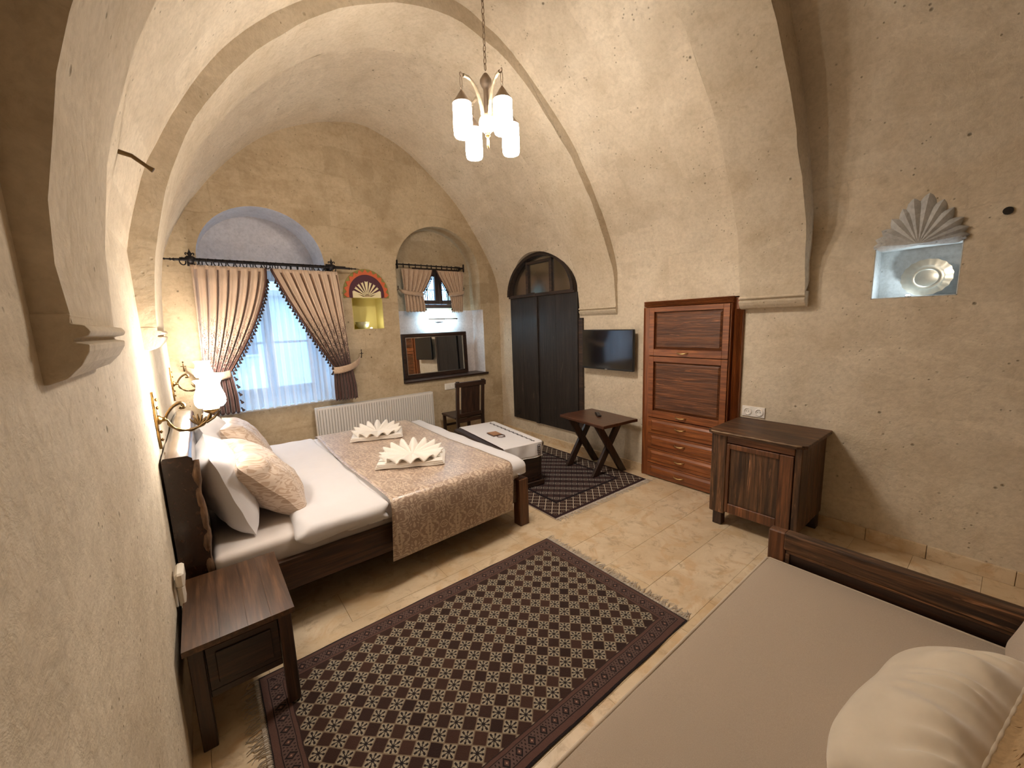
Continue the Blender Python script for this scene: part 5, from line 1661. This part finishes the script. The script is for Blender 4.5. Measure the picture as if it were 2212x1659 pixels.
# ================================================================ curtains
def curtain(parent, name, m, y0, z_top, z_tie, z_bot, xo_top, xi_top, xo_tie, xi_tie, xo_bot, xi_bot, nf, amp, bow=1.0, nu=96, nv=60, seed=0, ytie=0.0):
    """xo = edge at the wall side, xi = inner (window) edge; pleats gathered to the tie"""
    inner = []
    def edges(z):
        if z >= z_tie:
            t = (z_top - z) / (z_top - z_tie)
            xo = xo_top + (xo_tie - xo_top) * t
            xi = xi_top + (xi_tie - xi_top) * (t ** bow)
            g = 1 - .35 * t
        else:
            t = (z_tie - z) / (z_tie - z_bot)
            s = min(1, t * 1.6) ** .7
            xo = xo_tie + (xo_bot - xo_tie) * s
            xi = xi_tie + (xi_bot - xi_tie) * s
            g = .65 + .2 * s
        return xo, xi, g
    def pos(a, z):
        xo, xi, g = edges(z)
        tt = max(0, min(1, (z_top - z) / (z_top - z_tie)))
        x = xo + (xi - xo) * a
        w = abs(xi - xo)
        am = amp * g * (min(1, w / .3) * .5 + .5) * (.35 + .65 * min(1, (z_top - z) / .12))
        ph = a * nf * 2 * PI + seed
        fr = (a * nf + seed * .17) % 1.0 - .5
        sharp = 1.0 - 2.6 * math.exp(-(fr / .105) ** 2) + .25 * math.sin(ph * 2)
        y = y0 - am * sharp * .8 - ytie * math.sin(tt * PI / 2)
        return (x + am * .35 * math.cos(ph) * (xi - xo) / max(1e-3, w) * .6, y + .004 * nz((x, z, seed), 9), z)
    def fn(a, b):
        z = z_top + (z_bot - z_top) * b
        z2 = z + (.012 * math.sin(a * nf * 2 * PI) if b > .98 else 0)
        return pos(a, z2)
    o = obj(name, MB().grid(fn, nu, nv), M[m], parent, solid=.0022)
    return o, pos, edges

def tassel_mesh(s):
    return MB().lathe([(.10 * s, .02 * s), (.28 * s, -.10 * s), (.20 * s, -.30 * s), (.18 * s, -.42 * s), (.38 * s, -.95 * s), (.46 * s, -1.35 * s), (.40 * s, -1.38 * s)], 8).mesh('tassel', M['tassel'])
tas_big = tassel_mesh(.030)
tas_small = tassel_mesh(.022)

def braid(parent, pts, r, name='braid'):
    return obj(name, MB().tube(pts, r, 6, flat=.6), M['trim_brown'], parent)

def big_curtain(label, left):
    c_ = empty('curtain', (.34 if left else 1.0, 4.62, .8), label=label, cat='curtain', group=None)
    if left:
        a = dict(xo_top=.045, xi_top=.615, xo_tie=.02, xi_tie=.225, xo_bot=-.03, xi_bot=.255, z_bot=.84, z_tie=1.235, bow=1.55, seed=0)
    else:
        a = dict(xo_top=1.285, xi_top=.665, xo_tie=1.335, xi_tie=1.155, xo_bot=1.375, xi_bot=1.135, z_bot=.815, z_tie=1.195, bow=1.15, seed=2)
    y0 = 4.615
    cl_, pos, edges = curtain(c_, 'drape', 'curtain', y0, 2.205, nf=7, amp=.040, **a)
    obj('header_tape', MB().box(min(a['xo_top'], a['xi_top']), max(a['xo_top'], a['xi_top']), 4.607, 4.612, 2.172, 2.207), M['curtain_plain'], c_)
    pts = []
    z = 2.20
    while z > a['z_tie'] + .0:
        p_ = pos(1.0, z); pts.append((p_[0], p_[1] - .012, p_[2])); z -= .03
    braid(c_, pts, .019)
    tf = None
    n = 27
    for k in range(n):
        z = 2.10 - (2.10 - a['z_tie'] - .01) * k / (n - 1)
        p_ = pos(1.0, z)
        if tf is None:
            tf = bpy.data.objects.new('tassel', tas_big); COL.objects.link(tf); tf.parent = c_; t_ = tf
        else:
            t_ = inst(tf, c_)
        t_.location = wmat(c_).inverted() @ Vector((p_[0] + (.012 if left else -.012), p_[1] - .016, z))
        t_.rotation_euler = (0, (-.12 if left else .12) + .1 * math.sin(k * 2.1), 0)
    # below the tie a short tail of tassels
    for k in range(5 if left else 1):
        z = a['z_tie'] - .05 - .075 * k
        p_ = pos(1.0, z)
        t_ = inst(tf, c_); t_.location = wmat(c_).inverted() @ Vector((p_[0] + (.01 if left else -.01), p_[1] - .016, z)); t_.rotation_euler = (0, -.5 if left else .4, 0)
    # tieback band: from the inner edge round the front and up to the wall hook
    tb = MB()
    zi = a['z_tie'] - .03
    if left:
        path = [(.235, 4.60, zi + .01), (.15, 4.565, zi - .002), (.05, 4.57, zi + .012), (-.03, 4.62, zi + .04), (-.095, 4.70, zi + .085)]
        hk = (-.11, 4.70, 1.30)
    else:
        path = [(1.135, 4.60, zi - .012), (1.20, 4.560, zi - .01), (1.32, 4.565, zi + .012), (1.42, 4.62, zi + .055), (1.475, 4.70, zi + .105)]
        hk = (1.485, 4.70, 1.30)
    P = spline(path, 24)
    def tbf(a_, b_):
        i = min(23, int(round(a_ * 23)))
        w = .036 * (1 - .55 * max(0, (a_ - .75) / .25))
        return (P[i].x, P[i].y - .006 * math.cos((b_ - .5) * PI), P[i].z + (b_ - .5) * 2 * w)
    obj('tieback', tb.grid(tbf, 23, 4), M['curtain_plain'], c_, solid=.004)
    hkm = MB().tube([(hk[0], 4.75, hk[2] - .03), (hk[0], 4.69, hk[2] - .035), (hk[0], 4.675, hk[2]), (hk[0], 4.675, hk[2] + .035)], .005, 6)
    hkm.tube([(hk[0] - .02, 4.675, hk[2] + .012), (hk[0] + .02, 4.675, hk[2] + .012)], .004, 6)
    hkm.lathe([(.0, .02), (.008, .01), (.0, -.004)], 8, Matrix.Translation((hk[0], 4.675, hk[2] + .04)), caps=False)
    tag(obj('curtain_hook', hkm, M['iron' if not left else 'bronze']), 'small cross-shaped iron tieback hook on the wall, ' + ('left of the big window' if left else 'under the yellow niche'), 'hook')
    return c_
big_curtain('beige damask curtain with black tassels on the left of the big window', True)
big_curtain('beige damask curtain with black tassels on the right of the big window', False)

# sheer
def sheerf(a, b):
    z = 2.19 + (.845 - 2.19) * b
    x = .12 + 1.11 * a
    ph = a * 2 * PI * 17
    y = 4.672 + .016 * math.sin(ph) + .006 * math.sin(ph * 2.3 + 1)
    z += (-.012 + .012 * math.sin(ph)) * (1 if b > .985 else 0) - (.03 * (1 - a)) * b * 0
    return (x + .006 * math.sin(ph * 1.7 + b * 2), y, z)
tag(obj('sheer_curtain', MB().grid(sheerf, 300, 24), M['sheer'], fix=False), 'white sheer net curtain with fine pleats glowing with daylight behind the tasselled drapes', 'curtain')

# iron rod
rod = empty('curtain_rod', (.66, 4.62, 2.25), label='long black wrought-iron curtain rod with spear ends over the big window', cat='curtain rod')
rb = MB()
rb.tube([(-.06, 4.62, 2.247), (1.42, 4.62, 2.247)], .0105, 8)
rb.tube([(-.02, 4.62, 2.262), (1.38, 4.62, 2.262)], .0055, 6)
obj('bar', rb, M['iron'], rod)
for s_, xe in ((-1, -.06), (1, 1.42)):
    mt_ = Matrix.Translation((xe, 4.62, 2.247)) @ Matrix.Rotation(s_ * PI / 2, 4, 'Y')
    obj('spear_end', MB().lathe([(.009, -.01), (.014, .0), (.008, .008), (.007, .015), (.013, .022), (.007, .030), (.006, .055), (.010, .062), (.004, .075), (.003, .10), (.0, .115)], 10, mt_, caps=False), M['iron'], rod)
for xb in (.055, 1.235):
    bm_ = MB()
    bm_.box(xb - .026, xb + .026, 4.735, 4.75, 2.21, 2.30, c=.003)
    bm_.box(xb - .006, xb + .006, 4.60, 4.74, 2.228, 2.240, c=.002)
    bm_.lathe([(.024, 0), (.030, .012), (.022, .024), (.0, .03)], 10, Matrix.Translation((xb, 4.60, 2.25)) @ Matrix.Rotation(PI / 2, 4, 'X'), caps=False)
    bm_.lathe([(.005, -.02), (.012, .0), (.014, .02), (.005, .04), (.0, .062)], 8, Matrix.Translation((xb, 4.61, 2.285)), caps=False)
    for s_ in (-1, 1):
        bm_.tube(spline([(xb, 4.61, 2.27), (xb + s_ * .014, 4.61, 2.30), (xb + s_ * .030, 4.61, 2.306), (xb + s_ * .028, 4.61, 2.288)], 10), .005, 6)
        bm_.tube(spline([(xb, 4.61, 2.26), (xb + s_ * .022, 4.61, 2.272), (xb + s_ * .034, 4.61, 2.262), (xb + s_ * .026, 4.61, 2.25)], 10), .006, 6)
    bm_.tube([(xb, 4.61, 2.22), (xb, 4.61, 2.30)], .009, 6)
    obj('fleur_bracket', bm_, M['iron'], rod)
rg = None
random.seed(11)
xs = [.0, .09, .125] + [.185 + .0545 * k for k in range(8)] + [.615, .64, .675] + [.72 + .062 * k for k in range(6)] + [1.08, 1.13, 1.155, 1.185, 1.255]
for k, x in enumerate(xs):
    if rg is None:
        rg = obj('ring', MB().tube([(.031 * math.cos(t * PI / 9), 0, .031 * math.sin(t * PI / 9)) for t in range(18)], .0048, 6, closed=True), M['iron'], rod, local=True); o_ = rg
    else:
        o_ = inst(rg, rod)
    o_.location = (x - .66, 0, -.016); o_.rotation_euler = (0, 0, random.uniform(.4, 1.25))

# ---------------------------------------------------------------- little window curtains
def small_curtain(label, left):
    c_ = empty('small_curtain', (2.33 if left else 2.85, 4.9, 1.78), label=label, cat='curtain')
    if left:
        a = dict(xo_top=2.135, xi_top=2.565, xo_tie=2.15, xi_tie=2.405, xo_bot=2.155, xi_bot=2.43, z_bot=1.79, z_tie=2.025, bow=1.3, seed=0)
    else:
        a = dict(xo_top=3.045, xi_top=2.625, xo_tie=3.02, xi_tie=2.80, xo_bot=3.01, xi_bot=2.83, z_bot=1.775, z_tie=2.03, bow=1.3, seed=1.5)
    cl_, pos, edges = curtain(c_, 'drape', 'curtain_plain', 4.90, 2.325, nf=6, amp=.018, nu=72, nv=36, **a)
    pts = []; z = 2.32
    while z > a['z_tie']:
        p_ = pos(1, z); pts.append((p_[0], p_[1] - .008, z)); z -= .02
    braid(c_, pts, .010)
    tf = None
    for k in range(11):
        z = 2.27 - .235 * k / 10
        p_ = pos(1, z)
        if tf is None:
            tf = bpy.data.objects.new('tassel', tas_small); COL.objects.link(tf); tf.parent = c_; t_ = tf
        else:
            t_ = inst(tf, c_)
        t_.location = wmat(c_).inverted() @ Vector((p_[0] + (.010 if left else -.010), p_[1] - .010, z))
    for k in range(2):
        z = 1.93 - .10 * k; p_ = pos(1, z)
        t_ = inst(tf, c_); t_.location = wmat(c_).inverted() @ Vector((p_[0] + (.004 if left else -.004), p_[1] - .010, z))
    xo, xi = a['xo_tie'], a['xi_tie']
    s_ = 1 if left else -1
    zi = a['z_tie'] - .01
    P = spline([(xi + s_ * .012, 4.89, zi - .012), ((xo + xi) / 2, 4.872, zi), (xo - s_ * .01, 4.885, zi + .022), (xo - s_ * .045, 4.95, zi + .06)], 18)
    def tbf(a_, b_):
        i = min(17, int(round(a_ * 17)))
        w = .026 * (1 - .6 * max(0, (a_ - .7) / .3))
        return (P[i].x, P[i].y - .004 * math.cos((b_ - .5) * PI), P[i].z + (b_ - .5) * 2 * w)
    obj('tieback', MB().grid(tbf, 17, 3), M['curtain_plain'], c_, solid=.003)
    hx = xo - s_ * .052
    hkm = MB().tube([(hx, 5.02, zi + .05), (hx, 4.95, zi + .05), (hx, 4.94, zi + .07), (hx, 4.94, zi + .10)], .004, 6)
    hkm.tube([(hx - .012, 4.94, zi + .085), (hx + .012, 4.94, zi + .085)], .003, 6)
    obj('tieback_hook', hkm, M['iron'], c_)
small_curtain('short beige curtain tied back on the left of the little niche window', True)
small_curtain('short beige curtain tied back on the right of the little niche window', False)
rod2 = empty('curtain_rod', (2.58, 4.9, 2.375), label='short black iron curtain rod with rings over the little niche window', cat='curtain rod')
obj('bar', MB().tube([(2.095, 4.90, 2.375), (3.055, 4.90, 2.375)], .0085, 8), M['iron'], rod2)
for xe in (2.09, 3.055):
    obj('end_bracket', MB().box(xe - .006, xe + .006, 4.885, 4.915, 2.32, 2.425, c=.002).box(xe - .005, xe + .005, 4.915, 5.02, 2.365, 2.385), M['iron'], rod2)
rg2 = None
for k, x in enumerate([2.17, 2.25, 2.335, 2.415, 2.50, 2.56, 2.635, 2.715, 2.795, 2.865, 2.93, 2.955, 2.985]):
    if rg2 is None:
        rg2 = obj('ring', MB().tube([(.027 * math.cos(t * PI / 8), 0, .027 * math.sin(t * PI / 8)) for t in range(16)], .0042, 6, closed=True), M['iron'], rod2, local=True); o_ = rg2
    else:
        o_ = inst(rg2, rod2)
    o_.location = (x - 2.58, 0, -.012); o_.rotation_euler = (0, 0, random.uniform(.9, 1.5) if k < 10 else .3)

# ================================================================ daybed
db = empty('daybed', (1.1, .25, 0), label='beige upholstered daybed with a dark panelled end board, front right', cat='sofa')
obj('seat_cushion', soft_box(-.12, 2.085, -.16, .662, .215, .418, .014, (30, 12, 2), .004, 2.5, 3), M['canvas'], db)
pp = MB()
ring = [(-.10, .660), (2.072, .660), (2.082, .650), (2.083, -.13)]
pp.tube([(x, y, .4145) for x, y in ring], .0062, 8)
pp.tube([(x, y, .232) for x, y in ring], .0062, 8)
obj('piping', pp, M['piping'], db)
obj('base_frame', MB().box(-.13, 2.09, -.52, .640, .10, .213, c=.004), M['dark_wood'], db)
for x0, y0 in ((-.12, .56), (2.02, .56), (-.12, -.5), (2.02, -.5)):
    obj('leg', MB().box(x0, x0 + .06, y0, y0 + .06, .001, .098), M['dark_wood_z'], db)
# end board: frame with recessed panel, slightly worn top
eb = MB()
eb.box(2.098, 2.150, .595, .668, .10, .560, c=.006)
obj('end_post', eb, M['red_z'], db)
tr_ = MB()
ptsr = [(2.092 + .004 * nz((t, 0, 0), 1.3), .600 - 1.22 * t / 20, .548 + .004 * nz((t, 3, 0), 1.0)) for t in range(21)]
tr_.prism([(y, z + .014) for x, y, z in ptsr] + [(-.62, .478), (.600, .478)], 2.094, 2.152, 'X')
obj('top_rail', tr_, M['walnut_y'], db, bevel=.006)
obj('end_panel', MB().box(2.112, 2.130, -.60, .594, .12, .476), M['dark_wood_y'], db)
obj('panel_moulding', MB().box(2.100, 2.111, -.60, .590, .462, .477, c=.002).box(2.100, 2.111, .575, .592, .20, .461, c=.002), M['walnut_y'], db)
obj('end_post', MB().box(2.098, 2.150, -.66, -.605, .001, .555, c=.006), M['dark_wood_z'], db)
# backrest cushion along the rear
def lean(o):
    o.y -= (o.z - .42) * .22
    return o
obj('back_cushion', soft_box(-.10, 2.055, -.40, -.062, .424, .80, .075, (30, 3, 6), .010, 3, 6, lean), M['canvas'], db)

# fringed bolster pillow in front
fp = empty('fringed_cushion', (1.38, .07, .43), label='large cream velvet cushion with tan fringe propped on the daybed', cat='cushion')
FM = frame_mat((1.40, .050, .525), (.988, -.155, 0), (-.12, -.79, .60))
cw, chh, ct = .66, .30, .20
def cushion():
    mb = MB()
    for side in (1, -1):
        def fn(a, b):
            u, v = a * 2 - 1, b * 2 - 1
            x = u * cw / 2 * (1 - .05 * (1 - v * v)) * (1 - .10 * max(0, -v) ** 2); y = v * chh / 2 * (1 - .18 * abs(u) ** 4 * (v < 0))
            f = max(0, 1 - abs(u) ** 3) * max(0, 1 - abs(v) ** 2.4)
            z = side * ct / 2 * f ** .5
            k = max(0, v - .0)
            g = math.sin(x * 95 + 6 * nz((x, y, 0), 6)) * .013 * k * (1 - k * .3) + math.sin(x * 43 + 1) * .011 * k
            z += side * (g * min(1, f * 4) + .016 * nz((x, y, side), 6, 2) * min(1, f * 4))
            return (x, y, z)
        mb.grid(fn, 110, 30)
    return mb
cu = obj('cushion_body', cushion(), M['velvet'], local=True)
cu.data.transform(FM); cu.data.transform(wmat(fp).inverted()); cu.parent = fp
fr_ = MB()
random.seed(21)
n = 460
for k in range(n):
    x = -cw / 2 * .97 + cw * .97 * k / (n - 1)
    j = random.uniform(-.006, .006)
    dr_ = random.uniform(.075, .10)
    p0 = (x, chh / 2 - .004, .004)
    p1 = (x + j, chh / 2 + .018, .012 + random.uniform(-.003, .003))
    p2 = (x + j * 2, chh / 2 + .040, .004 + random.uniform(-.004, .004))
    p3 = (x + j * 3, chh / 2 + dr_, -.022 + random.uniform(-.006, .006))
    fr_.tube([p0, p1, p2, p3], [.0024, .0030, .0030, .0022], 4, mat=FM)
obj('fringe', fr_, M['fringe_tan'], fp, kind='stuff')
hd = MB().tube([FM @ Vector((-cw / 2 * .97 + cw * .97 * k / 80, chh / 2 - .004 + .0012 * math.sin(k * .9), .005)) for k in range(81)], .0075, 8)
obj('fringe_heading', hd, M['velvet'], fp)
